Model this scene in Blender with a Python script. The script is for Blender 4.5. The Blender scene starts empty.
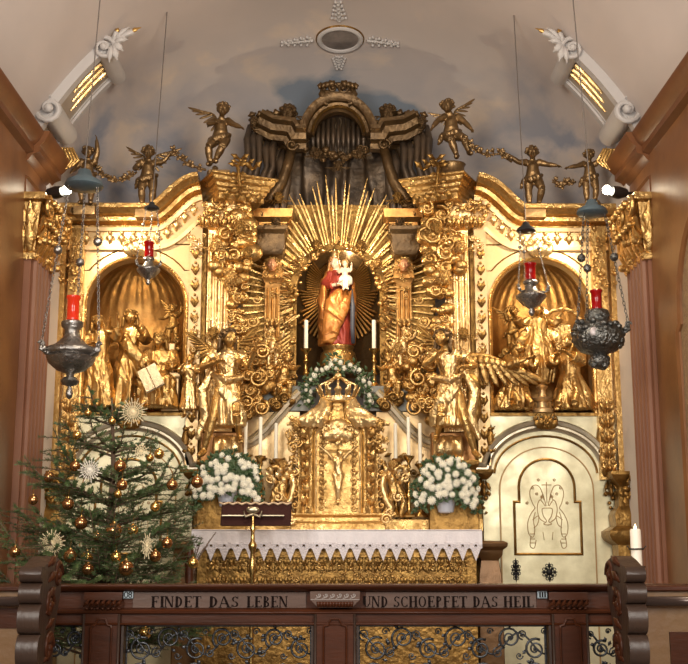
import bpy, math, random
import numpy as np
from mathutils import Vector, Matrix, noise
PI = math.pi
sc = bpy.context.scene
COL = sc.collection
# ---------------------------------------------------------------- camera
FOC = 1160.0
PITCH = math.radians(11.0)
YAW = math.atan(6 / FOC)
EYE = Vector((0, 0, 1.55))
cam_d = bpy.data.cameras.new('camera')
cam = bpy.data.objects.new('camera', cam_d)
COL.objects.link(cam)
cam.location = EYE
cam.rotation_euler = (PI / 2 + PITCH, 0, -YAW)
cam_d.sensor_width = 36
cam_d.lens = 36 * FOC / 688
cam_d.clip_end = 100
sc.camera = cam
CM = cam.rotation_euler.to_matrix()


def A(px, py, Y):
    """point of the photo (px,py) at the distance Y down the church"""
    d = CM @ Vector(((px - 344) / FOC, (332 - py) / FOC, -1))
    return EYE + d * (Y / d.y)


# ---------------------------------------------------------------- world, lights, exposure
w = bpy.data.worlds.new('world')
sc.world = w
w.use_nodes = True
bg = w.node_tree.nodes['Background']
bg.inputs[0].default_value = (1.0, 0.95, 0.88, 1)
bg.inputs[1].default_value = 0.62
sc.view_settings.view_transform = 'Standard'
sc.view_settings.look = 'None'
sc.view_settings.gamma = 1
sc.view_settings.exposure = 0.42
sc.cycles.use_denoising = True
sc.cycles.max_bounces = 6
sc.cycles.glossy_bounces = 4
sc.cycles.sample_clamp_indirect = 4


def lamp(name, kind, loc, energy, color, size=.1, target=None, spot=None, sy=None):
    d = bpy.data.lights.new(name, kind)
    d.energy = energy
    d.color = color
    if kind == 'AREA':
        d.size = size
        if sy:
            d.shape = 'RECTANGLE'
            d.size_y = sy
    else:
        d.shadow_soft_size = size
    if spot:
        d.spot_size = spot
        d.spot_blend = .6
    o = bpy.data.objects.new(name, d)
    COL.objects.link(o)
    o.location = loc
    if target is not None:
        o.rotation_euler = (Vector(target) - Vector(loc)).to_track_quat('-Z', 'Y').to_euler()
    return o


# unseen fill lamps added beside the viewer to brighten the altar
lamp('nave_fill_light_left', 'AREA', (-2.4, 2.0, 3.4), 195, (1, .93, .84), 1.6, (0.6, 11, 2.6), sy=2.6)
lamp('nave_fill_light_right', 'AREA', (2.4, 2.0, 3.4), 195, (1, .93, .84), 1.6, (-0.6, 11, 2.6), sy=2.6)
lamp('chancel_fill_light', 'AREA', (0, 6.5, 5.6), 70, (1, .86, .66), 1.0, (0, 11, 2.3), sy=.6)  # added overhead fill for the chancel, no visible fitting
lamp('spot_bulb_light_left', 'SPOT', A(67, 190, 10.05) + Vector((.12, .0, -.05)), 95, (1, .80, .55), .05, A(240, 370, 11.2), 2.0)
lamp('spot_bulb_light_right', 'SPOT', A(607, 190, 10.05) + Vector((-.12, .0, -.05)), 95, (1, .80, .55), .05, A(440, 370, 11.2), 2.0)
lamp('niche_light_centre', 'POINT', A(344, 262, 11.15), 16, (1, .82, .55), .05)


# ---------------------------------------------------------------- materials
def M(name, col, rough=.5, metal=0, bump=0, bscale=20, var=0, vscale=4, col2=None, emis=None, es=0, stretch=None, rvar=0, trans=0, spec=None):
    m = bpy.data.materials.new(name)
    m.use_nodes = True
    nt = m.node_tree
    b = nt.nodes['Principled BSDF']
    b.inputs['Roughness'].default_value = rough
    b.inputs['Metallic'].default_value = metal
    if spec is not None:
        b.inputs['Specular IOR Level'].default_value = spec
    tc = nt.nodes.new('ShaderNodeTexCoord')
    mp = nt.nodes.new('ShaderNodeMapping')
    nt.links.new(tc.outputs['Object'], mp.inputs[0])
    if stretch:
        mp.inputs['Scale'].default_value = stretch
    c2 = col2 if col2 else tuple(c * .55 for c in col)
    n = nt.nodes.new('ShaderNodeTexNoise')
    n.inputs['Scale'].default_value = vscale
    n.inputs['Detail'].default_value = 6
    n.inputs['Roughness'].default_value = .62
    nt.links.new(mp.outputs[0], n.inputs['Vector'])
    mr = nt.nodes.new('ShaderNodeMapRange')
    mr.inputs[1].default_value = .35
    mr.inputs[2].default_value = .68
    mr.inputs[3].default_value = 0
    mr.inputs[4].default_value = var
    nt.links.new(n.outputs['Fac'], mr.inputs[0])
    mx = nt.nodes.new('ShaderNodeMix')
    mx.data_type = 'RGBA'
    mx.inputs[6].default_value = (*col, 1)
    mx.inputs[7].default_value = (*c2, 1)
    nt.links.new(mr.outputs[0], mx.inputs[0])
    nt.links.new(mx.outputs[2], b.inputs['Base Color'])
    if rvar:
        r2 = nt.nodes.new('ShaderNodeMapRange')
        r2.inputs[1].default_value = .3
        r2.inputs[2].default_value = .7
        r2.inputs[3].default_value = max(.05, rough - rvar)
        r2.inputs[4].default_value = rough + rvar
        nt.links.new(n.outputs['Fac'], r2.inputs[0])
        nt.links.new(r2.outputs[0], b.inputs['Roughness'])
    if bump:
        n2 = nt.nodes.new('ShaderNodeTexNoise')
        n2.inputs['Scale'].default_value = bscale
        n2.inputs['Detail'].default_value = 4
        nt.links.new(mp.outputs[0], n2.inputs['Vector'])
        bp = nt.nodes.new('ShaderNodeBump')
        bp.inputs['Strength'].default_value = bump
        bp.inputs['Distance'].default_value = .02
        nt.links.new(n2.outputs['Fac'], bp.inputs['Height'])
        nt.links.new(bp.outputs[0], b.inputs['Normal'])
    if emis:
        b.inputs['Emission Color'].default_value = (*emis, 1)
        b.inputs['Emission Strength'].default_value = es
    if trans:
        b.inputs['Transmission Weight'].default_value = trans
    return m


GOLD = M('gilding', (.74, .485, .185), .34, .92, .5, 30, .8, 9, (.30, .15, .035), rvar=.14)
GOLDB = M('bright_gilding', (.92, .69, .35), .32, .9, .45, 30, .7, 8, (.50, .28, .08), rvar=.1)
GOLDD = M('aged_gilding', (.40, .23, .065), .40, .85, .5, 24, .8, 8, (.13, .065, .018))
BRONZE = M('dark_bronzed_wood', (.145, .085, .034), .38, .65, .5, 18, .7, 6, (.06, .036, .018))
DRAPE = M('dark_bronzed_drapery', (.125, .082, .048), .40, .55, .4, 14, .7, 5, (.05, .045, .042))
PALE = M('pale_white_gold', (.74, .69, .47), .42, .6, .10, 7, .8, 3.2, (.47, .42, .26), rvar=.12)
PALEW = M('warm_pale_gold', (.68, .49, .26), .40, .7, .15, 12, .55, 6, (.46, .29, .12), rvar=.1)
LINE = M('engraved_brown_line', (.36, .22, .09), .5, .4)
MARB = M('brown_marbled_panel', (.24, .105, .04), .38, 0, .05, 10, .8, 2.2, (.13, .052, .022), spec=.3)
OCHRE = M('ochre_speckled_marble', (.34, .23, .12), .45, 0, .6, 60, .9, 26, (.19, .12, .08))
PINK = M('pink_marbled_pilaster', (.27, .125, .07), .45, 0, .05, 10, .6, 3, (.22, .09, .055), spec=.3)
CORN = M('brown_cornice_wood', (.185, .072, .026), .38, 0, .05, 10, .7, 3, (.10, .038, .015), spec=.35)
PLAST = M('white_wall_plaster', (.66, .61, .57), .8, 0, .1, 8, .4, 2, (.56, .50, .47))
STUC = M('white_stucco', (.50, .475, .465), .6, 0, .15, 14, .3, 3, (.50, .47, .46))
STUCP = M('beige_stucco_field', (.40, .34, .28), .7, 0, .1, 10, .3, 3)
WOOD = M('dark_red_oak', (.075, .021, .0075), .36, 0, .08, 30, .7, 5, (.028, .010, .005), stretch=(.4, 1, 2), spec=.22)
WOODF = M('worn_oak_frieze', (.115, .066, .048), .42, 0, .08, 30, .6, 5, (.06, .034, .024), stretch=(.4, 1, 2), spec=.35)
WOODG = M('grey_worn_oak', (.046, .026, .017), .38, 0, .15, 40, .7, 7, (.03, .018, .014), stretch=(1, 1, .3), spec=.38)
HONEY = M('honey_wood', (.21, .115, .045), .4, 0, .15, 20, .6, 4, (.2, .10, .04))
IRON = M('wrought_iron', (.075, .08, .088), .28, .8, .2, 40, .3, 10)
SILV = M('tarnished_silver', (.36, .34, .32), .30, .9, .6, 30, .6, 10, (.14, .13, .12), rvar=.1)
SILVD = M('dark_embossed_silver', (.19, .19, .18), .30, .9, .9, 40, .7, 14, (.06, .06, .055), rvar=.1)
BLUEG = M('blue_grey_metal', (.13, .19, .23), .4, .6, .2, 20, .4, 6)
RED = M('red_glass', (.26, .003, .004), .06, 0, emis=(.9, .02, .01), es=.02)
REDLIT = M('lit_red_glass', (.42, .006, .004), .06, 0, emis=(1, .10, .02), es=.22)
WAX = M('ivory_wax', (.98, .94, .78), .5, spec=.2)
FLAME = M('candle_flame', (1, .8, .5), .5, emis=(1, .72, .38), es=4)
BULB = M('glowing_bulb', (1, .9, .7), .5, emis=(1, .86, .62), es=30)
CLOTH = M('white_linen', (.90, .86, .90), .8, 0, .15, 60, .25, 30, (.66, .63, .67))
LACE = M('white_lace', (.88, .83, .87), .8, 0, .6, 60, .8, 75, (.58, .53, .56))
BRASS = M('brass', (.80, .52, .18), .25, .95, .2, 20, .4, 8)
VELV = M('dark_red_velvet', (.040, .008, .005), .95, 0, .2, 40, .4, 10)
LEAFG = M('dark_green_leaves', (.07, .12, .045), .5, 0, 0, 10, .6, 20, (.02, .04, .02))
FLOW = M('white_chrysanthemum_petals', (.96, .95, .86), .6, 0, 0, 10, .4, 20, (.90, .84, .60))
VASE = M('pale_blue_ceramic', (.55, .58, .66), .35)
NEED = M('spruce_needles', (.095, .15, .05), .5, 0, 0, 10, .8, 14, (.018, .042, .018))
NEEDL = M('spruce_needles_fresh', (.13, .19, .065), .5, 0, 0, 10, .7, 14, (.035, .065, .03))
BARK = M('spruce_bark', (.16, .10, .065), .8, 0, .6, 30, .6, 10)
COPPER = M('copper_glass_ball', (.58, .30, .13), .10, .95)
GBALL = M('gold_glass_ball', (.86, .55, .18), .12, .95)
STRAW = M('straw', (.80, .68, .44), .6)
STRAWW = M('white_straw', (.85, .80, .70), .6)
SKIN = M('painted_flesh', (.80, .60, .45), .42, 0, 0, 10, .3, 10, (.70, .46, .33))
REDROBE = M('red_painted_robe', (.36, .05, .03), .42, .25, .3, 20, .5, 8, (.22, .03, .02))
ORROBE = M('orange_gilded_mantle', (.66, .27, .06), .38, .5, .3, 20, .7, 8, (.34, .11, .03))
BLUER = M('dull_blue_lining', (.085, .09, .115), .5, .1, .2, 20, .4, 8)
BLACK = M('black_iron', (.012, .012, .012), .5, .5)
INK = M('inlaid_dark_lettering', (.012, .007, .006), .9, spec=.05)
PAPER = M('paper', (.75, .70, .55), .7)


# ---------------------------------------------------------------- geometry builder
def perp_frames(pts, ref=None):
    n = len(pts)
    T = []
    for i in range(n):
        a = pts[max(0, i - 1)]
        b = pts[min(n - 1, i + 1)]
        t = (b - a)
        T.append(t.normalized() if t.length > 1e-9 else Vector((0, 0, 1)))
    fr = []
    if ref is None:
        r = Vector((0, 1, 0)) if abs(T[0].y) < .9 else Vector((1, 0, 0))
        u = (r - T[0] * r.dot(T[0])).normalized()
        for i in range(n):
            u = (u - T[i] * u.dot(T[i]))
            u = u.normalized() if u.length > 1e-6 else T[i].orthogonal().normalized()
            fr.append((u, T[i].cross(u)))
    else:
        r = Vector(ref)
        for i in range(n):
            u = r - T[i] * r.dot(T[i])
            u = u.normalized() if u.length > 1e-6 else T[i].orthogonal().normalized()
            fr.append((u, T[i].cross(u)))
    return fr


class MB:
    def __init__(s):
        s.v = []
        s.f = []

    def add(s, vs, fs, X=None):
        o = len(s.v)
        if X is not None:
            vs = [X @ Vector(v) for v in vs]
        s.v += [tuple(v) for v in vs]
        s.f += [tuple(i + o for i in f) for f in fs]
        return s

    def merge(s, mb, X=None):
        return s.add(mb.v, mb.f, X)

    def box(s, x0, y0, z0, x1, y1, z1):
        if x0 > x1: x0, x1 = x1, x0
        if y0 > y1: y0, y1 = y1, y0
        if z0 > z1: z0, z1 = z1, z0
        return s.add([(x0, y0, z0), (x1, y0, z0), (x1, y1, z0), (x0, y1, z0), (x0, y0, z1), (x1, y0, z1), (x1, y1, z1), (x0, y1, z1)],
                     [(0, 3, 2, 1), (4, 5, 6, 7), (0, 1, 5, 4), (1, 2, 6, 5), (2, 3, 7, 6), (3, 0, 4, 7)])

    def ell(s, c, r, seg=12, rings=8, rot=None):
        if not hasattr(r, '__len__'):
            r = (r, r, r)
        c = Vector(c)
        vs = [Vector((0, 0, -r[2]))]
        for i in range(1, rings):
            a = -PI / 2 + PI * i / rings
            for j in range(seg):
                t = 2 * PI * j / seg
                vs.append(Vector((r[0] * math.cos(a) * math.cos(t), r[1] * math.cos(a) * math.sin(t), r[2] * math.sin(a))))
        vs.append(Vector((0, 0, r[2])))
        if rot is not None:
            vs = [rot @ v for v in vs]
        vs = [v + c for v in vs]
        fs = []
        for j in range(seg):
            fs.append((0, 1 + (j + 1) % seg, 1 + j))
        for i in range(rings - 2):
            for j in range(seg):
                a = 1 + i * seg + j
                b = 1 + i * seg + (j + 1) % seg
                fs.append((a, b, b + seg, a + seg))
        L = len(vs) - 1
        o = 1 + (rings - 2) * seg
        for j in range(seg):
            fs.append((o + j, o + (j + 1) % seg, L))
        return s.add(vs, fs)

    def loft(s, pts, rad, seg=8, ref=None, closed=False):
        """tube along pts; rad: one value, a list of values, or a list of (a, b) with a along ref"""
        pts = [Vector(p) for p in pts]
        n = len(pts)
        if not hasattr(rad, '__len__'):
            rad = [rad] * n
        fr = perp_frames(pts, ref)
        vs = []
        for p, (u, v), r in zip(pts, fr, rad):
            a, b = r if hasattr(r, '__len__') else (r, r)
            for j in range(seg):
                t = 2 * PI * j / seg
                vs.append(p + u * (a * math.cos(t)) + v * (b * math.sin(t)))
        fs = []
        m = n if closed else n - 1
        for i in range(m):
            for j in range(seg):
                a = i * seg + j
                b = i * seg + (j + 1) % seg
                c = ((i + 1) % n) * seg
                fs.append((a, b, c + (j + 1) % seg, c + j))
        if not closed:
            fs.append(tuple(range(seg))[::-1])
            fs.append(tuple((n - 1) * seg + j for j in range(seg)))
        return s.add(vs, fs)

    def lathe(s, prof, c=(0, 0, 0), seg=24, sx=1, sy=1, flute=0, nfl=0):
        c = Vector(c)
        vs = []
        for r, z in prof:
            for j in range(seg):
                t = 2 * PI * j / seg
                rr = r * (1 + flute * math.cos(nfl * t)) if nfl else r
                vs.append(c + Vector((rr * sx * math.cos(t), rr * sy * math.sin(t), z)))
        fs = []
        for i in range(len(prof) - 1):
            for j in range(seg):
                a = i * seg + j
                b = i * seg + (j + 1) % seg
                fs.append((a, b, b + seg, a + seg))
        fs.append(tuple(range(seg))[::-1])
        fs.append(tuple((len(prof) - 1) * seg + j for j in range(seg)))
        return s.add(vs, fs)

    def prism(s, poly, y0, y1, axis='y'):
        """poly of (x,z) extruded over y, or (y,z) extruded over x"""
        n = len(poly)
        if axis == 'y':
            vs = [(p[0], y0, p[1]) for p in poly] + [(p[0], y1, p[1]) for p in poly]
        elif axis == 'x':
            vs = [(y0, p[0], p[1]) for p in poly] + [(y1, p[0], p[1]) for p in poly]
        else:
            vs = [(p[0], p[1], y0) for p in poly] + [(p[0], p[1], y1) for p in poly]
        fs = [tuple(range(n)), tuple(range(2 * n - 1, n - 1, -1))]
        for i in range(n):
            j = (i + 1) % n
            fs.append((i, i + n, j + n, j))
        return s.add(vs, fs)

    def stack(s, cx, cy, w, d, lev):
        """rectangular rings: lev = [(z, expand)]"""
        vs = []
        for z, e in lev:
            a = w / 2 + e
            b = d / 2 + e
            vs += [(cx - a, cy - b, z), (cx + a, cy - b, z), (cx + a, cy + b, z), (cx - a, cy + b, z)]
        fs = [(3, 2, 1, 0)]
        for i in range(len(lev) - 1):
            for j in range(4):
                a = 4 * i + j
                b = 4 * i + (j + 1) % 4
                fs.append((a, b, b + 4, a + 4))
        k = 4 * (len(lev) - 1)
        fs.append((k, k + 1, k + 2, k + 3))
        return s.add(vs, fs)

    def mould(s, path, prof, y, closed=False):
        """moulding on a front plane: path of (x,z); prof of (outward, sideways)"""
        P = [Vector((p[0], p[1])) for p in path]
        n = len(P)
        vs = []
        for i in range(n):
            if closed:
                a, b = P[i - 1], P[(i + 1) % n]
            else:
                a, b = P[max(0, i - 1)], P[min(n - 1, i + 1)]
            t1 = (P[i] - a).normalized() if (P[i] - a).length > 1e-9 else (b - P[i]).normalized()
            t2 = (b - P[i]).normalized() if (b - P[i]).length > 1e-9 else t1
            t = (t1 + t2).normalized()
            nn = Vector((-t.y, t.x))
            k = 1 / max(.45, t.dot(t1))
            for d, u in prof:
                vs.append((P[i].x + nn.x * u * k, y - d, P[i].y + nn.y * u * k))
        m = len(prof)
        fs = []
        for i in range(n if closed else n - 1):
            for j in range(m):
                a = i * m + j
                b = i * m + (j + 1) % m
                c = ((i + 1) % n) * m
                fs.append((a, c + j, c + (j + 1) % m, b))
        if not closed:
            fs.append(tuple(range(m)))
            fs.append(tuple((n - 1) * m + j for j in range(m))[::-1])
        return s.add(vs, fs)

    def scroll(s, c, r, turns=1.6, t=.012, dr=1, a0=0, seg=6, tail=None, n=22, rise=0):
        """a C scroll in the front plane around c, thickness t, thinning inward"""
        c = Vector(c)
        pts = []
        rad = []
        if tail is not None:
            pts.append(Vector(tail))
            rad.append(t * .7)
        for i in range(n):
            k = i / (n - 1)
            a = a0 + dr * k * turns * 2 * PI
            rr = r * (1 - k) ** .9 + r * .08
            pts.append(c + Vector((rr * math.cos(a), -rise * k, rr * math.sin(a))))
            rad.append(t * (1 - .45 * k))
        s.loft(pts, rad, seg)
        return s.ell(c + Vector((0, -rise, 0)), t * 1.5, 8, 6)

    def leaf(s, p0, p1, w, t=.006, bow=0.02, seg=8, n=9, ref=(0, 1, 0), lobes=2):
        """pointed lobed leaf from p0 to p1, flattened towards ref"""
        p0 = Vector(p0)
        p1 = Vector(p1)
        pts = []
        rad = []
        r = Vector(ref)
        for i in range(n):
            k = i / (n - 1)
            pts.append(p0.lerp(p1, k) - r * bow * math.sin(PI * k * .9))
            ww = w * (math.sin(PI * (k * .93 + .05)) ** .8) * (1 + .30 * math.sin(k * lobes * 2 * PI + 1))
            rad.append((max(t * math.sin(PI * min(1, k * .9 + .08)), .001), max(ww, .0015)))
        return s.loft(pts, rad, seg, ref=ref)

    def mesh(s, name='m', smooth=40, org=None):
        me = bpy.data.meshes.new(name)
        v = s.v if org is None else [(a - org[0], b - org[1], c - org[2]) for a, b, c in s.v]
        me.from_pydata(v, [], s.f)
        if smooth:
            me.shade_smooth()
            if smooth < 180:
                me.set_sharp_from_angle(angle=math.radians(smooth))
        return me

    def mir(s, cx=0):
        """adds its own mirror image about x = cx"""
        n = len(s.v)
        s.v += [(2 * cx - a, b, c) for a, b, c in s.v]
        s.f += [tuple(i + n for i in f[::-1]) for f in list(s.f)]
        return s


def wpos(o):
    p = Vector(o.location)
    while o.parent:
        o = o.parent
        p += Vector(o.location)
    return p


def P(name, mb, mat, parent=None, smooth=40, local=False, bevel=0, label=None):
    """a part: world-space shape unless local"""
    org = None if (local or parent is None) else wpos(parent)
    me = mb if isinstance(mb, bpy.types.Mesh) else mb.mesh(name, smooth, org)
    if me.materials:
        me.materials.clear()
    me.materials.append(mat)
    o = bpy.data.objects.new(name, me)
    COL.objects.link(o)
    o.parent = parent
    if bevel:
        b = o.modifiers.new('bevel', 'BEVEL')
        b.width = bevel
        b.segments = 2
        b.limit_method = 'ANGLE'
    if label:
        o['label'] = label
    return o


def T(name, label, cat, loc, group=None, rz=0, sca=1):
    o = bpy.data.objects.new(name, None)
    COL.objects.link(o)
    o.location = loc
    o.rotation_euler = (0, 0, rz)
    o.scale = (sca,) * 3
    o.empty_display_size = .05
    o['label'] = label
    o['category'] = cat
    if group:
        o['group'] = group
    return o


def tag(o, label, cat, group=None):
    o['label'] = label
    o['category'] = cat
    if group:
        o['group'] = group
    return o


def one(name, mb, mat, org, label, cat, group=None, smooth=40, bevel=0):
    """a thing that is one mesh, its origin at org"""
    o = P(name, mb.mesh(name, smooth, Vector(org)), mat, None, bevel=bevel)
    o.location = org
    return tag(o, label, cat, group)


def struct(name, mb, mat, parent=None, smooth=40, bevel=0):
    o = P(name, mb, mat, parent, smooth, bevel=bevel)
    if parent is None:
        o['kind'] = 'structure'
    return o


def dup(root, loc, rz=None, label=None, group=None, sca=None):
    r = root.copy()
    COL.objects.link(r)
    r.location = loc
    if rz is not None:
        r.rotation_euler = (0, 0, rz)
    if sca is not None:
        r.scale = sca if hasattr(sca, '__len__') else (sca,) * 3
    if label:
        r['label'] = label
    if group:
        r['group'] = group
    kids = [o for o in COL.objects if o.parent is root]
    for ch in kids:
        c = ch.copy()
        COL.objects.link(c)
        c.parent = r
        for g in [o for o in COL.objects if o.parent is ch]:
            d = g.copy()
            COL.objects.link(d)
            d.parent = c
    return r


def arc(cx, cz, r, a0, a1, n=20, rz=None):
    rz = r if rz is None else rz
    return [(cx + r * math.cos(math.radians(a0 + (a1 - a0) * i / n)), cz + rz * math.sin(math.radians(a0 + (a1 - a0) * i / n))) for i in range(n + 1)]


def remesh(mb, voxel, smooth=2, drape=0, dfreq=14, dstretch=.35, seed=0, weight=None, org=None):
    """grows one continuous skin over the overlapping shapes and carves folds into it"""
    me = mb.mesh('tmp', 0)
    ob = bpy.data.objects.new('tmp', me)
    COL.objects.link(ob)
    m = ob.modifiers.new('r', 'REMESH')
    m.mode = 'VOXEL'
    m.voxel_size = voxel
    s = ob.modifiers.new('s', 'SMOOTH')
    s.iterations = smooth
    s.factor = .5
    dg = bpy.context.evaluated_depsgraph_get()
    me2 = bpy.data.meshes.new_from_object(ob.evaluated_get(dg))
    bpy.data.objects.remove(ob)
    bpy.data.meshes.remove(me)
    if drape:
        n = len(me2.vertices)
        co = np.empty(n * 3)
        no = np.empty(n * 3)
        me2.vertices.foreach_get('co', co)
        me2.vertex_normals.foreach_get('vector', no)
        co = co.reshape(-1, 3)
        no = no.reshape(-1, 3)
        d = np.empty(n)
        for i in range(n):
            x, y, z = co[i]
            q = noise.noise(Vector((x * 3 + seed, y * 3, z * 2.2)))
            k = noise.noise(Vector(((x + .45 * z) * dfreq + q * 3, y * dfreq, z * dfreq * dstretch + seed)))
            d[i] = 1 - 2.2 * abs(k) ** .7
        if weight:
            d *= np.array([weight(c) for c in co])
        co += no * (drape * d)[:, None]
        me2.vertices.foreach_set('co', co.ravel())
    if org is not None:
        me2.transform(Matrix.Translation(-Vector(org)))
    me2.shade_smooth()
    me2.update()
    return me2
# ================================================================= SETTING
HW = 2.72            # half width of the chancel
VC = 3.9             # height of the centre of the vault's arc
VR = 3.06
YE = 10.35           # where the barrel vault turns into the apse
AD = 2.75


def vsec(y):
    if y <= YE:
        return 1.0
    t = min(1, (y - YE) / AD)
    return (1 - t ** 2.6) ** (1 / 2.6)


def vpoint(y, a, off=0):
    r = (VR - off) * vsec(y)
    return Vector((r * math.cos(a), y, VC + r * math.sin(a)))


# floor and platform
m = MB(); m.box(-3.2, 0, -.12, 3.2, 13.3, 0)
struct('floor', m, M('floor_stone', (.22, .18, .15), .5, 0, .1, 8, .5, 2))
m = MB()
m.box(-2.6, 8.7, 0, 2.6, 13.0, .15); m.box(-2.2, 9.2, .15, 2.2, 13.0, .30); m.box(-1.9, 9.6, .30, 1.9, 13, .45)
struct('trim_1', m, M('step_stone', (.30, .22, .17), .5, 0, .1, 8, .5, 2))

# side walls: brown marbled cladding, white plaster strip beside the altar
ZC = A(620, 160, 10.35).z
for s, nm in ((-1, 'left'), (1, 'right')):
    m = MB(); m.box(s * 2.78, 0, 0, s * 3.1, 10.325, ZC)
    wl = struct('wall_' + nm, m, MARB)
    m = MB(); m.box(s * 2.75, 10.325, 0, s * 3.1, 12.6, ZC + .02)
    P('plaster_strip', m, PLAST, wl)
    # curved panel frame and speckled field
    zc0, zc1 = 1.3, A(688 if s > 0 else 0, 215, 9.0).z
    pan = [(5.2, .6), (8.95, .6), (8.95, 2.9)] + [(8.95 - .22 * (1 - math.cos(t)) * 1 - 0, 2.9 + .9 * t / PI) for t in [PI * i / 10 for i in range(1, 10)]] + [(8.3, 3.95), (5.2, 4.0)]
    pan = [(5.2, .6), (9.0, .6), (9.0, 3.30), (8.93, 3.36), (8.93, 3.45)] + [(8.13 + .8 * math.cos(t), 3.45 + .75 * math.sin(t)) for t in [PI / 2 * i / 8 for i in range(1, 9)]] + [(5.2, 4.2)]
    m = MB(); m.prism(pan, s * 2.775, s * 2.80, 'x')
    P('speckled_panel', m, OCHRE, wl)
    m = MB()
    pts = [Vector((s * 2.775, a, b)) for a, b in pan[1:]]
    m.loft(pts, .035, 6, ref=(1, 0, 0))
    P('panel_moulding', m, MARB, wl)
    # fluted pilaster
    m = MB(); m.box(s * 2.72, 9.72, 0, s * 2.9, 10.32, 4.30)
    pl = struct('trim_%d' % (3 if s < 0 else 4), m, PINK)
    for k in range(5):
        m = MB(); yy = 9.79 + k * .115
        m.loft([(s * 2.705, yy, .9), (s * 2.705, yy, 4.2)], (.0, )[0:0] or .036, 8)
        P('flute', m, PINK, pl)
    m = MB(); m.stack(s * 2.81, 10.02, .2, .64, [(0, .05), (.75, .05), (.8, .02), (.9, .0)])
    P('base', m, PINK, pl)
    # gilded capital
    zt, zb = A(632 if s > 0 else 45, 205, 10.0).z, A(632 if s > 0 else 45, 268, 10.1).z
    m = MB()
    m.stack(s * 2.80, 10.02, .20, .62, [(zb - .02, .02), (zb + .03, .035), (zb + .05, .01), (zt - .08, .06), (zt - .06, .1), (zt, .1)])
    rn = random.Random(5)
    h = zt - zb
    # inner face (towards the nave axis) and the end face
    for row, (zz, LL) in enumerate(((zb + .02, h * .5), (zb + h * .32, h * .55))):
        for k in range(6):
            yy = 9.74 + k * .112
            m.leaf((s * 2.69, yy, zz), (s * (2.60 - .03 * row), yy, zz + LL), .07, .03, .0, ref=(1, 0, 0))
            m.ell((s * (2.58 - .03 * row), yy, zz + LL), .035, 8, 6)
        for k in range(3):
            m.leaf((s * (2.73 + .07 * k), 9.70, zz), (s * (2.73 + .07 * k), 9.62, zz + LL), .05, .03, 0)
            m.leaf((s * (2.73 + .07 * k), 10.34, zz), (s * (2.72 + .07 * k), 10.42, zz + LL), .05, .03, 0)
    for yy in (9.68, 10.02, 10.38):
        v = MB(); v.scroll((0, 0, 0), .085, 1.7, .026, 1, PI / 2, 8)
        m.merge(v, Matrix.Translation((s * 2.58, yy, zt - .12)) @ Matrix.Rotation(s * PI / 2, 4, 'Z'))
    for k in range(46):
        yy = rn.uniform(9.68, 10.4)
        m.ell((s * (2.63 + rn.uniform(-.05, .06)), yy, rn.uniform(zb, zt - .05)), (rn.uniform(.015, .04),) * 3, 7, 5)
    P('capital', m, GOLD, pl, label='gilded leafy capital')
    # entablature along the wall with a block over the pilaster
    z0 = zt
    H = ZC - z0
    prof = [(2.86, 0), (2.74, 0), (2.74, H * .22), (2.72, H * .25), (2.76, H * .29), (2.76, H * .50), (2.73, H * .54), (2.70, H * .62), (2.64, H * .66), (2.64, H * .76), (2.60, H * .83), (2.56, H * .97), (2.56, H), (3.0, H)]
    m = MB()
    vs = []
    ys = [(0, .0), (9.62, .0), (9.62, -.05), (10.42, -.05)]
    for yy, ex in ys:
        for d, z in prof:
            vs.append((s * (d + ex + .01 if d < 2.9 else d), yy, z0 + z))
    k = len(prof)
    fs = []
    for i in range(len(ys) - 1):
        for j in range(k):
            fs.append((i * k + j, i * k + (j + 1) % k, (i + 1) * k + (j + 1) % k, (i + 1) * k + j))
    fs.append(tuple(range(k)))
    fs.append(tuple((len(ys) - 1) * k + j for j in range(k)))
    m.add(vs, fs)
    struct('trim_%d' % (5 if s < 0 else 6), m, CORN, smooth=30)
    wl.location.x = -s * .07
    pl.location.x = -s * (.07 if s < 0 else .04)

# vault and apse with painted clouds
m = MB()
ys = [0, 4, 7, 9] + [9.6 + .75 * i / 4 for i in range(5)] + [YE + AD * math.sin(PI / 2 * i / 26) for i in range(1, 27)]
a_s = math.asin((ZC - VC - .02) / VR)
NA = 56
vs = []
for yy in ys:
    for j in range(NA + 1):
        a = a_s + (PI - 2 * a_s) * j / NA
        vs.append(vpoint(min(yy, YE + AD * .9999), a))
fs = [(i * (NA + 1) + j, i * (NA + 1) + j + 1, (i + 1) * (NA + 1) + j + 1, (i + 1) * (NA + 1) + j) for i in range(len(ys) - 1) for j in range(NA)]
m.add(vs, fs)
FRES = bpy.data.materials.new('painted_vault_clouds')
FRES.use_nodes = True
nt = FRES.node_tree
b = nt.nodes['Principled BSDF']
b.inputs['Roughness'].default_value = .8
b.inputs['Specular IOR Level'].default_value = .2
tc = nt.nodes.new('ShaderNodeTexCoord')
sep = nt.nodes.new('ShaderNodeSeparateXYZ')
nt.links.new(tc.outputs['Object'], sep.inputs[0])
n1 = nt.nodes.new('ShaderNodeTexNoise'); n1.inputs['Scale'].default_value = 1.5; n1.inputs['Detail'].default_value = 7; n1.inputs['Distortion'].default_value = .25
n2 = nt.nodes.new('ShaderNodeTexNoise'); n2.inputs['Scale'].default_value = .8; n2.inputs['Detail'].default_value = 5
mpv = nt.nodes.new('ShaderNodeMapping'); mpv.inputs['Rotation'].default_value = (0, .6, 0); mpv.inputs['Scale'].default_value = (.8, .8, 1.6)
nt.links.new(tc.outputs['Object'], mpv.inputs[0]); nt.links.new(mpv.outputs[0], n1.inputs['Vector']); nt.links.new(mpv.outputs[0], n2.inputs['Vector'])


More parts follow.
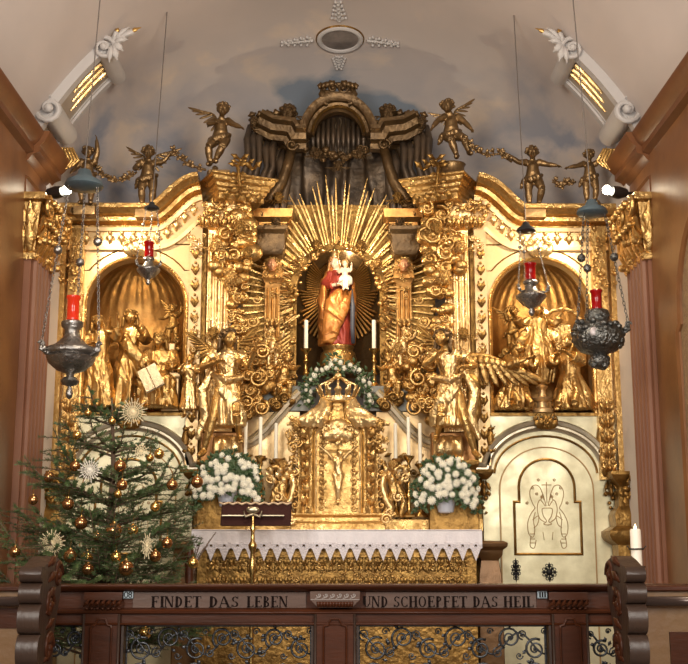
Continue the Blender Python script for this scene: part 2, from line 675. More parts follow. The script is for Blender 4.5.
def mr_(src, a, b_, c=0, d=1):
    q = nt.nodes.new('ShaderNodeMapRange')
    q.inputs[1].default_value = a; q.inputs[2].default_value = b_; q.inputs[3].default_value = c; q.inputs[4].default_value = d
    nt.links.new(src, q.inputs[0])
    return q.outputs[0]


def mxc(fac, ca, cb):
    q = nt.nodes.new('ShaderNodeMix'); q.data_type = 'RGBA'
    nt.links.new(fac, q.inputs[0])
    for i, c in ((6, ca), (7, cb)):
        if isinstance(c, tuple): q.inputs[i].default_value = (*c, 1)
        else: nt.links.new(c, q.inputs[i])
    return q.outputs[2]


def mul(a, b_):
    q = nt.nodes.new('ShaderNodeMath'); q.operation = 'MULTIPLY'
    nt.links.new(a, q.inputs[0]); nt.links.new(b_, q.inputs[1])
    return q.outputs[0]


base = mxc(mr_(n2.outputs['Fac'], .35, .65), (.62, .55, .52), (.54, .485, .465))
cloudy = mul(mr_(n1.outputs['Fac'], .47, .60), mul(mr_(sep.outputs[2], 6.75, 5.7), mr_(sep.outputs[1], 10.3, 10.9)))
c2 = mxc(cloudy, base, (.32, .34, .41))
light = mul(mr_(n1.outputs['Fac'], .44, .34), mr_(sep.outputs[1], 10.3, 11.2))
c3 = mxc(light, c2, (.72, .60, .50))
# blue-grey ellipse around the canopy, its edge broken by noise
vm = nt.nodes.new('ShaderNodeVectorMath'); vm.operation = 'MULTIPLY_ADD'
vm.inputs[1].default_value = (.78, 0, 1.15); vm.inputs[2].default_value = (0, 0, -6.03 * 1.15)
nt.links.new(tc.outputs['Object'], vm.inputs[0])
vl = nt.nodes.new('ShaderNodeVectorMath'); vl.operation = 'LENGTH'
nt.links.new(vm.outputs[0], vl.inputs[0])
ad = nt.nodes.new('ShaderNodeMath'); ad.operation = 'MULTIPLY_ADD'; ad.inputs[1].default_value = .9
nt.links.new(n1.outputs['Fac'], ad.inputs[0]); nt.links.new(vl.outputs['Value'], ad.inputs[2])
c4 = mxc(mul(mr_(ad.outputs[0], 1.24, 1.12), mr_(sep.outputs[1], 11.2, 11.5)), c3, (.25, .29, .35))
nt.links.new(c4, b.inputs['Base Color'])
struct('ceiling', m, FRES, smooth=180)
# low curved wall of the apse behind the altar
m = MB()
vs = []
for zz in (0, 1.5, 3, VC + .8, ZC + .03):
    for j in range(41):
        k = -1 + 2 * j / 40
        # outline of the apse at the springing
        th = PI * j / 40
        cx_ = math.cos(th); sy_ = math.sin(th)
        xx = math.copysign(abs(cx_) ** (2 / 2.6), cx_) * VR * math.cos(a_s)
        vs.append((xx, YE + AD * abs(sy_) ** (2 / 2.6), zz))
m.add(vs, [(i * 41 + j, i * 41 + j + 1, (i + 1) * 41 + j + 1, (i + 1) * 41 + j) for i in range(4) for j in range(40)])
struct('wall_back', m, PLAST, smooth=180)

# stucco bands on the vault with volutes
for s in (-1, 1):
    a0, a1 = a_s + .02, math.acos(2.17 / VR)
    def band(y0, y1, off0, off1, aa=a0, ab=a1, n=24):
        mm = MB(); vs = []
        for i in range(n + 1):
            a = aa + (ab - aa) * i / n
            for (yy, of) in ((y0, off0), (y0, off1), (y1, off1), (y1, off0)):
                p = vpoint(yy, a, of); vs.append((s * p.x, p.y, p.z))
        fs = [(i * 4 + j, i * 4 + (j + 1) % 4, i * 4 + 4 + (j + 1) % 4, i * 4 + 4 + j) for i in range(n) for j in range(4)]
        fs += [(0, 1, 2, 3), (n * 4 + 3, n * 4 + 2, n * 4 + 1, n * 4)]
        mm.add(vs, fs)
        return mm
    bb = band(9.78, 10.35, -.02, .05)
    rb = struct('trim_%d' % (7 if s < 0 else 8), bb, STUCP)
    m = band(9.74, 9.83, .0, .09); m.merge(band(10.31, 10.38, .0, .08)); m.merge(band(9.83, 9.86, 0, .07)); m.merge(band(10.28, 10.31, 0, .06))
    P('raised_border', m, STUC, rb)
    m = MB()
    for k in range(3):
        yy = 9.94 + .10 * k
        pts = []
        for i in range(9):
            p = vpoint(yy, a1 - .14 - .02 * k + (.12 + .02 * k) * i / 8, .06); pts.append((s * p.x, p.y, p.z))
        m.loft(pts, [.004 + .018 * min(1, (i + 1) / 4) for i in range(9)], 8)
    P('gilded_flute', m, GOLDB, rb)
    # volutes: spirals seen on the edge facing down the church
    def vol(a, r, sgn, thick=.40):
        p = vpoint(9.8, a, .07)
        q = MB()
        q.scroll((s * p.x, 9.73, p.z), r, 1.6, r * .22, sgn * s, PI * .5, 8, rise=.04)
        q2 = MB(); pr = []
        c_ = Vector((s * p.x, 0, p.z))
        q2.loft([c_ + Vector((0, 9.75, 0)), c_ + Vector((0, 10.36, 0))], r * .8, 20)
        q.merge(q2)
        return q
    m = vol(a1 + .01, .10, 1); m.merge(vol(a0 + .09, .13, -1))
    P('volute', m, STUC, rb)
    # acanthus crest at the upper end
    m = MB(); p = vpoint(9.8, a1 + .04, .08); c_ = Vector((s * p.x, 9.78, p.z))
    for (dx, dz, L, w_) in ((-.24, .13, 1, .03), (-.15, .15, 1, .025), (-.05, .12, 1, .025), (-.10, -.08, 1, .035), (-.05, -.17, 1, .035), (.02, -.19, 1, .03), (-.14, .03, 1, .03)):
        m.leaf(c_, c_ + Vector((s * dx, -.03, dz)), w_, .035, .05, lobes=3)
    P('acanthus_crest', m, STUC, rb)
    m = MB()
    for (dx, dz) in ((-.23, .125), (-.05, .12)):
        m.leaf(c_ + Vector((s * dx * .6, -.06, dz * .6)), c_ + Vector((s * dx * 1.12, -.06, dz * 1.12)), .018, .012, .02)
    P('gilded_tip', m, GOLD, rb)
    # gilded fluted foot of the band
    m = MB(); p = vpoint(10.36, a0 + .04, .2)
    for k in range(5):
        m.loft([(s * (p.x + .10 - .03 * k), 10.40, p.z - .16 + .015 * k), (s * (p.x + .05 - .03 * k), 10.42, p.z - .04), (s * (p.x + .09 - .025 * k), 10.40, p.z + .08)], [.014, .022, .014], 8)
    P('gilded_foot', m, GOLD, rb)

# oval medallion
def vault_hit(px, py):
    d = CM @ Vector(((px - 344) / FOC, (332 - py) / FOC, -1))
    t = 9.0
    while t < 16:
        p = EYE + d * t
        if p.y > YE + AD * .98: return p
        r = VR * vsec(p.y)
        if p.x ** 2 + (p.z - VC) ** 2 >= r * r and p.z > VC: return p
        t += .004
    return p
c0 = vault_hit(340, 38)
pu, pd, pr_ = vault_hit(340, 22), vault_hit(340, 54), vault_hit(368, 38)
U = (pu - pd).normalized(); Rr = Vector((1, 0, 0)); N = U.cross(Rr).normalized()
if N.z > 0: N = -N
ra, rb_ = (vault_hit(366, 38) - c0).length * .80, (pu - pd).length * .36
MED = T('vault_medallion', 'oval dark medallion in a pale moulded frame with sprigs, high on the vault', 'medallion', c0)
def onv(a, b_, h=.01):
    return c0 + Rr * a + U * b_ + N * h
m = MB(); m.loft([onv(ra * math.cos(t), rb_ * math.sin(t), .02) for t in [2 * PI * i / 40 for i in range(40)]], .028, 8, closed=True)
P('frame', m, STUC, MED)
m = MB(); m.loft([onv(1.12 * ra * math.cos(t), 1.14 * rb_ * math.sin(t), .015) for t in [2 * PI * i / 40 for i in range(40)]], .012, 8, closed=True)
P('gilded_rim', m, GOLDD, MED)
m = MB(); rg = [[onv(ra * k * math.cos(t), rb_ * k * math.sin(t), .035 - .012 * k) for t in [2 * PI * i / 40 for i in range(40)]] for k in (1, .8, .5, .2)]
m.add([v for r in rg for v in r], [(i * 40 + j, i * 40 + (j + 1) % 40, (i + 1) * 40 + (j + 1) % 40, (i + 1) * 40 + j) for i in range(3) for j in range(40)] + [tuple(120 + j for j in range(40))])
P('painted_field', m, M('dark_painted_field', (.14, .12, .11), .6, 0, .2, 20, .9, 7, (.26, .22, .20)), MED)
HV = lambda px, py: vault_hit(px, py) + N * .02
for (p0, p1, sp) in (((367, 39), (397, 43), (0, 4)), ((313, 39), (283, 42), (0, 4)), ((339, 20), (338, 1), (7, 0)), ((339, 55), (339, 67), (6, 0))):
    m = MB()
    at_ = lambda t, k=0: HV(p0[0] + (p1[0] - p0[0]) * t + sp[0] * k, p0[1] + (p1[1] - p0[1]) * t + sp[1] * k)
    m.loft([at_(t / 6) for t in range(7)], [.015 - .0015 * t for t in range(7)], 6)
    for i in range(5):
        t = .05 + .21 * i; w_ = 1 - .16 * i
        for sg in (-1, 1):
            m.leaf(at_(t), at_(t + .12, sg * w_ * .9), .022, .014, .01, ref=N, n=6)
            m.ell(at_(t + .14, sg * w_), .018, 6, 5)
        m.ell(at_(t), .02, 6, 5)
    P('sprig', m, STUC, MED)
# ================================================================= ORNAMENT HELPERS
YA = 11.0


def X(px, Y=YA, py=360):
    return A(px, py, Y).x


def Z(py, Y=YA):
    return A(338, py, Y).z


def sx(px, Y=YA):
    """distance from the altar's middle line"""
    return abs(X(px, Y))


def smooth(P_, n=5):
    out = []
    for i in range(len(P_) - 1):
        a, b, c, d = P_[max(0, i - 1)], P_[i], P_[i + 1], P_[min(len(P_) - 1, i + 2)]
        for k in range(n):
            t = k / n
            out.append(.5 * ((2 * b) + (c - a) * t + (2 * a - 5 * b + 4 * c - d) * t * t + (3 * b - a - 3 * c + d) * t ** 3))
    return out + [P_[-1]]


def rosette(mb, c, r, n=6):
    c = Vector(c)
    for k in range(n):
        t = 2 * PI * k / n
        d = Vector((math.cos(t), 0, math.sin(t)))
        mb.ell(c + d * r * .6, (r * .36, r * .25, r * .36), 7, 5)
    mb.ell(c + Vector((0, -r * .2, 0)), r * .3, 7, 5)


def cells(mb, x0, x1, z0, z1, y, n, t=.007, rn=None):
    """a running band of leafy C scrolls"""
    w_ = (x1 - x0) / n
    h = z1 - z0
    zc = (z0 + z1) / 2
    for i in range(n):
        xc = x0 + w_ * (i + .5)
        r = min(w_ * .24, h * .30)
        for s in (-1, 1):
            mb.scroll((xc + s * w_ * .22, y - t, zc), r, 1.3, t, s, PI / 2 * (1 + s), 6, n=14)
            mb.leaf((xc, y - t, zc - h * .05), (xc + s * w_ * .36, y - 2 * t, zc + h * .40), h * .12, t, .01, n=6)
            mb.leaf((xc, y - t, zc), (xc + s * w_ * .40, y - 2 * t, zc - h * .40), h * .10, t, .01, n=6)
        mb.ell((xc, y - t * 2, zc), (r * .4, t * 2, r * .55), 8, 6)


def acanthus(mb, c, h, w_, y, n=5, t=.012, down=False):
    """a fan of leaves with two volutes: capitals, keystones, consoles"""
    c = Vector(c)
    sg = -1 if down else 1
    for k in range(n):
        a = (k - (n - 1) / 2) / max(1, (n - 1) / 2)
        mb.leaf((c.x + a * w_ * .15, y - .01, c.z), (c.x + a * w_ * .5, y - .05, c.z + sg * h * (1 - .35 * abs(a))), w_ * .15, t, .03, n=8, lobes=3)
    for s in (-1, 1):
        mb.scroll((c.x + s * w_ * .40, y - .03, c.z + sg * h * .78), w_ * .16, 1.5, t, s, PI / 2, 6, n=16)
    mb.ell((c.x, y - .06, c.z + sg * h * .35), (w_ * .10, .02, h * .16), 8, 6)


def scatter(mb, x0, x1, z0, z1, y, n, r, rn, dy=.03, kinds='slp', mirror=None):
    for i in range(n):
        x = rn.uniform(x0, x1)
        z = rn.uniform(z0, z1)
        yy = y - rn.uniform(0, dy)
        rr = r * rn.uniform(.6, 1.3)
        k = rn.choice(kinds)
        if k == 's':
            mb.scroll((x, yy, z), rr, rn.uniform(1.1, 1.8), rr * .22, rn.choice((-1, 1)), rn.uniform(0, 6.3), 6, n=14)
        elif k == 'l':
            a = rn.uniform(0, 6.3)
            mb.leaf((x, yy, z), (x + rr * 2 * math.cos(a), yy - .01, z + rr * 2 * math.sin(a)), rr * .5, rr * .25, rr * .3, n=6)
        else:
            mb.ell((x, yy, z), (rr * .5, rr * .4, rr * .5), 8, 6)


def cloud(mb, pts, r, rn, n=10, seg=10):
    """puffs of carved cloud heaped along pts"""
    for k in range(n * (len(pts) - 1)):
        i = k // n
        t = (k % n) / n
        p = Vector(pts[i]).lerp(Vector(pts[i + 1]), t)
        rr = r * rn.uniform(.45, 1.0)
        q = p + Vector((rn.uniform(-1, 1) * r, rn.uniform(-.5, .3) * r, rn.uniform(-1, 1) * r))
        mb.ell(q, (rr, rr * .8, rr * .85), seg, 7)
        if rn.random() < .45:
            mb.scroll(q + Vector((0, -rr * .8, 0)), rr * .75, 1.4, rr * .2, rn.choice((-1, 1)), rn.uniform(0, 6), 6, n=14)


# ================================================================= FIGURES
def head(mb, c, r, face=(0, -1, 0), tilt=0, hair=None, hairstyle='short', detail=True):
    """a head of radius r looking along face; features on the front"""
    f = Vector(face).normalized()
    up = Vector((math.sin(tilt), 0, math.cos(tilt)))
    up = (up - f * up.dot(f)).normalized()
    rt = f.cross(up).normalized()
    R3 = Matrix((rt, -f, up)).transposed()
    c = Vector(c)

    def q(x, y, z):
        return c + R3 @ Vector((x * r, y * r, z * r))
    mb.ell(q(0, .06, .12), (r * .82, r * .95, r * .92), 16, 12, R3)
    mb.ell(q(0, -.28, -.38), (r * .56, r * .55, r * .62), 14, 10, R3)
    mb.ell(q(0, -.55, -.80), (r * .24, r * .24, r * .20), 10, 8, R3)
    if detail:
        for s in (-1, 1):
            mb.ell(q(s * .36, -.58, -.28), (r * .30, r * .24, r * .28), 10, 8, R3)
            mb.ell(q(s * .32, -.80, .02), (r * .17, r * .10, r * .10), 10, 8, R3)
            mb.ell(q(s * .84, .05, -.10), (r * .12, r * .2, r * .26), 8, 6, R3)
            mb.ell(q(s * .30, -.80, .20), (r * .28, r * .12, r * .07), 10, 6, R3)
            mb.ell(q(s * .10, -.98, -.30), (r * .09, r * .09, r * .08), 8, 6, R3)
        mb.loft([q(0, -.84, .14), q(0, -.98, -.10), q(0, -1.10, -.28)], [r * .07, r * .10, r * .13], 8)
        mb.ell(q(0, -.86, -.52), (r * .24, r * .12, r * .06), 10, 6, R3)
        mb.ell(q(0, -.82, -.64), (r * .18, r * .12, r * .07), 10, 6, R3)
    if hair is not None:
        rn = random.Random(int(abs(c.x * 977 + c.z * 131)) + 3)
        hair.ell(q(0, .22, .26), (r * .98, r * .98, r * .92), 14, 10, R3)
        for k in range(26):
            a = rn.uniform(-PI, PI)
            e = rn.uniform(-.1, 1.2)
            d = Vector((math.sin(a) * math.cos(e), math.cos(a) * math.cos(e) * .9 + .15, math.sin(e)))
            if d.y < -.45 and e < .55:
                continue
            hair.ell(q(d.x * 1.0, d.y, .2 + d.z * .9), r * rn.uniform(.18, .30), 8, 6)
        if hairstyle == 'long':
            for s in (-1, 1):
                for j in range(3):
                    hair.loft([q(s * (.75 - .2 * j), .2 + .3 * j, .3), q(s * (1.0 - .2 * j), .3 + .25 * j, -.4), q(s * (1.05 - .25 * j), .15 + .3 * j, -1.1), q(s * (1.25 - .3 * j), .1 + .3 * j, -1.8)], [r * .28, r * .30, r * .27, r * .1], 8)
    return q


def hand(mb, wrist, d, palm, L, curl=.5, side=1):
    """palm, four unequal curled fingers and a thumb leaving the palm's side"""
    d = Vector(d).normalized()
    n = Vector(palm)
    n = (n - d * n.dot(d)).normalized()
    b = d.cross(n) * side
    w0 = Vector(wrist)
    mb.loft([w0, w0 + d * L * .25, w0 + d * L * .5], [(L * .13, L * .17), (L * .13, L * .24), (L * .11, L * .24)], 10, ref=n)
    for k, ln in enumerate((.40, .48, .44, .34)):
        s0 = w0 + d * L * .45 + b * L * (.17 - .115 * k)
        p1 = s0 + d * L * ln * .45 + n * L * .10 * curl
        p2 = p1 + (d * (1 - .55 * curl) + n * .75 * curl).normalized() * L * ln * .35
        p3 = p2 + (d * (1 - 1.1 * curl) + n * 1.1 * curl).normalized() * L * ln * .28
        mb.loft([s0 - d * L * .08, s0, p1, p2, p3], [L * .062, L * .062, L * .058, L * .054, L * .042], 7)
    t0 = w0 + d * L * .12 + b * L * .18
    mb.loft([t0, t0 + b * L * .14 + d * L * .16 + n * L * .05, t0 + b * L * .19 + d * L * .34 + n * L * .12 * (1 + curl)], [L * .085, L * .07, L * .055], 7)


ADULT = dict(pel=(0, 0, .53), wst=(0, 0, .62), chs=(0, 0, .74), nk=(0, 0, .83), hd=(0, -.015, .905),
             shL=(.105, 0, .80), elL=(.16, 0, .65), wrL=(.17, -.08, .52), shR=(-.105, 0, .80), elR=(-.16, 0, .65), wrR=(-.17, -.08, .52),
             hpL=(.055, 0, .51), knL=(.07, -.03, .28), anL=(.07, .0, .045), hpR=(-.055, 0, .51), knR=(-.07, -.02, .28), anR=(-.07, .0, .045))
CHILD = dict(pel=(0, 0, .45), wst=(0, -.01, .54), chs=(0, 0, .64), nk=(0, 0, .735), hd=(0, -.015, .86),
             shL=(.105, 0, .71), elL=(.20, -.03, .62), wrL=(.26, -.10, .60), shR=(-.105, 0, .71), elR=(-.20, -.03, .62), wrR=(-.26, -.10, .60),
             hpL=(.065, 0, .43), knL=(.09, -.05, .24), anL=(.07, .0, .04), hpR=(-.065, 0, .43), knR=(-.08, -.03, .24), anR=(-.07, .0, .04))


def body(H, pose=None, child=False, face=(0, -1, 0), tilt=0, hairstyle='short', hairmb=None, hands=True, vox=None, curl=.5, feet=True, legs=True):
    J = dict(CHILD if child else ADULT)
    if pose:
        J.update(pose)
    J = {k: Vector(v) * H for k, v in J.items()}
    mb = MB()
    k = 1.62 if child else 1.0
    mb.loft([J['pel'] - Vector((0, 0, .035 * H)), J['pel'], J['wst'], J['chs'], J['nk'] - Vector((0, 0, .015 * H)), J['nk'] + (J['hd'] - J['nk']) * .6],
            [(.055 * H * k, .07 * H * k), (.066 * H * k, .083 * H * k), (.055 * H * k * (1.1 if child else 1), .066 * H * k), (.064 * H * k, .088 * H), (.036 * H, .055 * H), (.028 * H, .030 * H)], 14, ref=(0, 1, 0))
    if child:
        mb.ell(J['wst'] + Vector((0, -.03 * H, -.01 * H)), .075 * H, 12, 8)
    hr = (.098 if child else .066) * H
    head(mb, J['hd'], hr, face, tilt, hairmb, hairstyle)
    for S in 'LR':
        sg = 1 if S == 'L' else -1
        sh, el, wr = J['sh' + S], J['el' + S], J['wr' + S]
        mb.ell(sh, .036 * H * k, 10, 8)
        mb.loft([sh, sh.lerp(el, .5), el], [.031 * H * k, .032 * H * k, .025 * H * k], 10)
        mb.loft([el, el.lerp(wr, .35), wr], [.025 * H * k, .026 * H * k, .017 * H * k], 10)
        d = (wr - el).normalized()
        if hands:
            pn = Vector((0, -.4, -1)) if abs(d.z) < .7 else Vector((-sg, -.4, 0))
            hand(mb, wr, d, pn, (.105 if not child else .11) * H, curl, sg)
        if legs:
            hp, kn, an = J['hp' + S], J['kn' + S], J['an' + S]
            mb.ell(hp, .052 * H * k, 10, 8)
            mb.loft([hp, hp.lerp(kn, .5), kn], [.052 * H * k, .046 * H * k, .034 * H * k], 12)
            mb.loft([kn, kn.lerp(an, .35), an], [.034 * H * k, .036 * H * k, .021 * H * k], 12)
            if feet:
                dd = pose.get('ft' + S) if pose else None
                fd = Vector(dd) if dd else Vector((sg * .25, -1, -.25))
                fd.normalize()
                mb.loft([an - fd * .02 * H, an + fd * .05 * H + Vector((0, 0, -.015 * H)), an + fd * .115 * H + Vector((0, 0, -.02 * H))], [.026 * H * k, .026 * H * k, .015 * H * k], 10)
    return J, remesh(mb, vox or H * .0085, 2)


def gown(H, pts, rad, seg=44, k=9, amp=.16, rn=None, sleeves=(), belt=None, extra=None, vox=None, drape=.008, dfreq=14, seed=1):
    """a carved garment: rings with deepening folds, sleeves, sash, all grown together"""
    mb = MB()
    n = len(pts)
    N_ = 18
    vs = []
    for i in range(N_):
        t = i / (N_ - 1) * (n - 1)
        a = min(int(t), n - 2)
        u = t - a
        p = Vector(pts[a]).lerp(Vector(pts[a + 1]), u) * H
        rx = (rad[a][0] * (1 - u) + rad[a + 1][0] * u) * H
        ry = (rad[a][1] * (1 - u) + rad[a + 1][1] * u) * H
        g = (i / (N_ - 1))
        for j in range(seg):
            th = 2 * PI * j / seg
            f = 1 + amp * g * math.sin(k * th + 2.2 * math.sin(g * 3 + seed) + seed) + amp * .5 * g * math.sin((k * 2 + 1) * th + seed * 2)
            vs.append(p + Vector((rx * f * math.cos(th), ry * f * math.sin(th), 0)))
    fs = [(i * seg + j, i * seg + (j + 1) % seg, (i + 1) * seg + (j + 1) % seg, (i + 1) * seg + j) for i in range(N_ - 1) for j in range(seg)]
    fs.append(tuple(range(seg))[::-1])
    fs.append(tuple((N_ - 1) * seg + j for j in range(seg)))
    mb.add(vs, fs)
    for pp, rr in sleeves:
        mb.loft([Vector(p) * H for p in pp], [r * H for r in rr], 12)
    if extra:
        for pp, rr in extra:
            mb.loft([Vector(p) * H for p in pp], [(r[0] * H, r[1] * H) if hasattr(r, '__len__') else r * H for r in rr], 10)
    return remesh(mb, vox or H * .0085, 1, drape * H, dfreq / H, .3, seed)


def wing(mb, root, tip_dir, L, up=(0, 0, 1), n=9, front=(0, -1, 0), curve=.25):
    """overlapping tapered feathers along a bent leading edge"""
    root = Vector(root)
    d = Vector(tip_dir).normalized()
    f = Vector(front)
    u = Vector(up)
    u = (u - d * u.dot(d)).normalized()
    edge = []
    for i in range(9):
        t = i / 8
        edge.append(root + d * L * .72 * t + u * L * curve * math.sin(PI * t * .85))
    mb.loft(edge, [L * (.060 - .035 * i / 8) for i in range(9)], 8)
    for row, (ln, off, w_, m_) in enumerate(((.62, .0, .050, n), (.40, .03, .05, n), (.22, .055, .045, n))):
        for k in range(m_):
            t = (k + .6) / m_
            e = edge[min(8, int(t * 8))].lerp(edge[min(8, int(t * 8) + 1)], t * 8 - int(t * 8)) + f * L * off * .6
            ang = (1 - t) * 1.45 + .12
            dd = (d * math.cos(ang) - u * math.sin(ang)).normalized()
            l2 = L * ln * (.55 + .5 * t)
            pts = [e, e + dd * l2 * .5 + f * L * .02, e + dd * l2 * .85, e + dd * l2]
            mb.loft(pts, [(L * .014, L * w_ * .55), (L * .016, L * w_), (L * .012, L * w_ * .75), (L * .004, L * w_ * .15)], 8, ref=f)


def make_putto(name, H, pose, mat, wings=(), face=(0, -1, 0), tilt=0, drape=True, loc=(0, 0, 0), label='', group=None, rz=0, clothmat=None, cat='putto statue'):
    hb = MB()
    J, me = body(H, pose, True, face, tilt, 'short', hb, vox=H * .0115)
    t = T(name, label, cat, loc, group, rz)
    bd = P('body', me, mat, t, local=True)
    P('hair', hb, mat, bd, smooth=180, local=True)
    for (dd, L, up) in wings:
        m = MB()
        wing(m, J['chs'] + Vector((.05 * H * (1 if dd[0] > 0 else -1), .07 * H, .03 * H)), dd, L * H, up, n=7)
        P('wing', m, mat, t, smooth=180, local=True)
    if drape:
        m = MB()
        p = J['pel']
        m.loft([p + Vector((.13, .02, .06)) * H, p + Vector((.06, -.09, .0)) * H, p + Vector((-.06, -.10, -.05)) * H, p + Vector((-.13, -.02, -.03)) * H, p + Vector((-.20, .03, -.16)) * H], [.035 * H, .05 * H, .055 * H, .05 * H, .02 * H], 10)
        m.loft([p + Vector((.12, .0, .05)) * H, p + Vector((.02, .10, .0)) * H, p + Vector((-.13, .04, -.02)) * H], [.03 * H, .04 * H, .04 * H], 10)
        P('loincloth', remesh(m, H * .012, 1, .012 * H, 16 / H, .3, 2), clothmat or mat, bd, local=True)
    return t


_cher = {}


def cherub_mesh(k):
    if k in _cher:
        return _cher[k]
    mb = MB(); hb = MB(); wb = MB()
    head(mb, (0, 0, 0), 1.0, (.25 * (k - 1), -1, -.12 * (k == 1)), .15 * (k - 1), hb)
    mb.loft([(0, .1, -1.1), (0, .05, -.6)], [.45, .4], 10)
    for s in (-1, 1):
        wing(wb, (s * .4, .2, -.95), (s * 1, 0, .12 + .1 * k), 2.1, (0, 0, 1), n=5)
    _cher[k] = (remesh(mb, .085, 1), hb.mesh('hair', 180), wb.mesh('wing', 180))
    return _cher[k]


def cherub(c, r, mat, parent, k=0, wings=True, facemat=None):
    """cherub head as a part of parent"""
    a, b_, w_ = cherub_mesh(k)
    par = wpos(parent)
    o = bpy.data.objects.new('cherub_head', a.copy())
    o.data.materials.clear(); o.data.materials.append(facemat or mat)
    COL.objects.link(o); o.parent = parent
    o.location = Vector(c) - par
    o.scale = (r, r, r)
    for nm, me in (('hair', b_),) + ((('wing', w_),) if wings else ()):
        me = me.copy(); me.materials.clear(); me.materials.append(mat)
        h = bpy.data.objects.new(nm, me); COL.objects.link(h); h.parent = o
    return o


CORNP = [(0, 0), (.05, 0), (.06, .025), (.10, .045), (.15, .05), (.16, .085), (.22, .10), (.255, .14), (.27, .15), (.27, .19), (.25, .20), (0, .20)]
CANDLE_N = [0]


def arch_plate(mb, x0, x1, z0, z1, cx, hw, zs, yf, yb, n=20):
    poly = [(x0, z0), (x0, z1), (x1, z1), (x1, z0), (cx + hw, z0)] + arc(cx, zs, hw, 0, 180, n) + [(cx - hw, z0)]
    mb.prism(poly, yf, yb)


# ================================================================= SIDE BAYS OF THE ALTAR
for s in (-1, 1):
    side = 'left' if s < 0 else 'right'
    cx = s * (sx(133) + sx(541)) / 2
    zt, zb = Z(228), .3
    R_ = T('altar_side_bay', 'pale gilded altar bay with shell niche and arched door, %s' % ('behind the Christmas tree' if s < 0 else 'clear of the tree'), 'altar bay', (cx, YA, zb), 'side bays of the high altar')
    xo = s * sx(613, YA); xi = s * sx(480, YA)
    x0, x1 = min(xo, xi), max(xo, xi)
    hw = .47
    zs = Z(307); zsill = Z(413)
    m = MB()
    arch_plate(m, x0, x1, zsill, zt + .05, cx, hw, zs, YA, YA + .12)
    P('niche_surround', m, PALEW, R_, label='warm gilded arched surround')
    m = MB(); m.box(x0, YA, zb, x1, YA + .12, zsill)
    P('lower_panel', m, PALE, R_, label='pale greenish white gold panel')
    # niche bowl with shell
    m = MB(); vs = []; NS = 48
    rows = [zsill - .01, (zsill + zs) / 2, zs] + [zs + hw * math.sin(PI / 2 * i / 10) for i in range(1, 10)]
    for i, zz in enumerate(rows):
        rr = hw * 1.01 if zz <= zs else hw * 1.01 * math.sqrt(max(0, 1 - ((zz - zs) / hw) ** 2))
        for j in range(NS + 1):
            th = PI * j / NS
            fl = 1 - (.035 * abs(math.sin(th * 13)) if zz >= zs else 0) * min(1, max(0, (zz - zs) * 6))
            vs.append((cx + rr * fl * math.cos(th), YA + .10 + rr * fl * .95 * math.sin(th), zz if zz <= zs else zs + (zz - zs)))
    vs.append((cx, YA + .12, zs + hw))
    L = len(vs) - 1
    fs = [(i * (NS + 1) + j, i * (NS + 1) + j + 1, (i + 1) * (NS + 1) + j + 1, (i + 1) * (NS + 1) + j) for i in range(len(rows) - 1) for j in range(NS)]
    fs += [((len(rows) - 1) * (NS + 1) + j, (len(rows) - 1) * (NS + 1) + j + 1, L) for j in range(NS)]
    m.add(vs, fs)
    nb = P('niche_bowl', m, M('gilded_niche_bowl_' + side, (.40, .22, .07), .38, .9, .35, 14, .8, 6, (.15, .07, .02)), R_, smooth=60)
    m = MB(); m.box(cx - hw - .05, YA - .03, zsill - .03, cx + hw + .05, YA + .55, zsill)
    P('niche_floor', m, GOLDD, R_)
    ap = [(cx - hw, zsill)] + arc(cx, zs, hw, 180, 0, 28) + [(cx + hw, zsill)]
    m = MB(); m.mould(ap, [(0, 0), (.025, .0), (.035, .01), (.025, .02), (.03, .035), (0, .04)], YA)
    P('arch_moulding', m, GOLD, R_)
    # spandrel panels
    m = MB()
    for q in (-1, 1):
        a_in = [(cx + q * (hw + .12) * math.cos(math.radians(t)) * 1.0, zs + (hw + .12) * math.sin(math.radians(t))) for t in range(38, 79, 8)]
        poly = a_in + [(cx + q * .12, zt - .17), (cx + q * .52, zt - .17), (cx + q * .52, a_in[0][1] + .0)]
        m.loft([Vector((a, YA - .004, b)) for a, b in poly], .008, 6, closed=True)
    P('spandrel_moulding', m, GOLDD, R_)
    # flanking pilasters with strips of ornament
    rn = random.Random(11)
    for px0, px1, nm in ((188, 200, 'in'), (66, 78, 'out')):
        xa, xb = s * sx(px0, YA), s * sx(px1, YA)
        m = MB(); m.box(xa, YA - .05, zsill - .5, xb, YA, zt)
        pp = P('pilaster', m, PALEW if nm == 'in' else GOLDB, R_)
        m = MB()
        xm = (xa + xb) / 2
        zz = zsill - .42
        while zz < zt - .25:
            m.leaf((xm, YA - .055, zz), (xm + .03, YA - .07, zz + .10), .022, .010, .01, n=6)
            m.leaf((xm, YA - .055, zz), (xm - .03, YA - .07, zz + .10), .022, .010, .01, n=6)
            m.ell((xm, YA - .06, zz + .12), .014, 7, 5)
            zz += .16
        P('carved_strip', m, GOLDD if nm == 'in' else GOLD, pp, smooth=180)
    # frieze and swinging cornice
    xe = s * sx(58, YA); xc0 = s * sx(150, YA); xc1 = s * sx(199, YA)
    zl, zh = Z(230), Z(199)
    path = [(xe, zl), (xc0, zl)]
    for i in range(1, 15):
        t = i / 14
        path.append((xc0 + (xc1 - xc0) * t, zl + (zh - zl) * (t * t * (3 - 2 * t)) ** 1.1))
    if s < 0:
        pth = path
    else:
        pth = path[::-1]
    m = MB(); m.mould(pth, CORNP, YA)
    P('cornice', m, GOLD, R_, smooth=30)
    m = MB()
    fr = [(a, b - .015) for a, b in pth]
    m.mould(fr, [(0, -.20), (.05, -.20), (.055, -.165), (.03, -.16), (.03, -.02), (.06, -.015), (.07, .02), (0, .02)], YA)
    fz = P('frieze', m, PALEW, R_, smooth=30)
    m = MB()
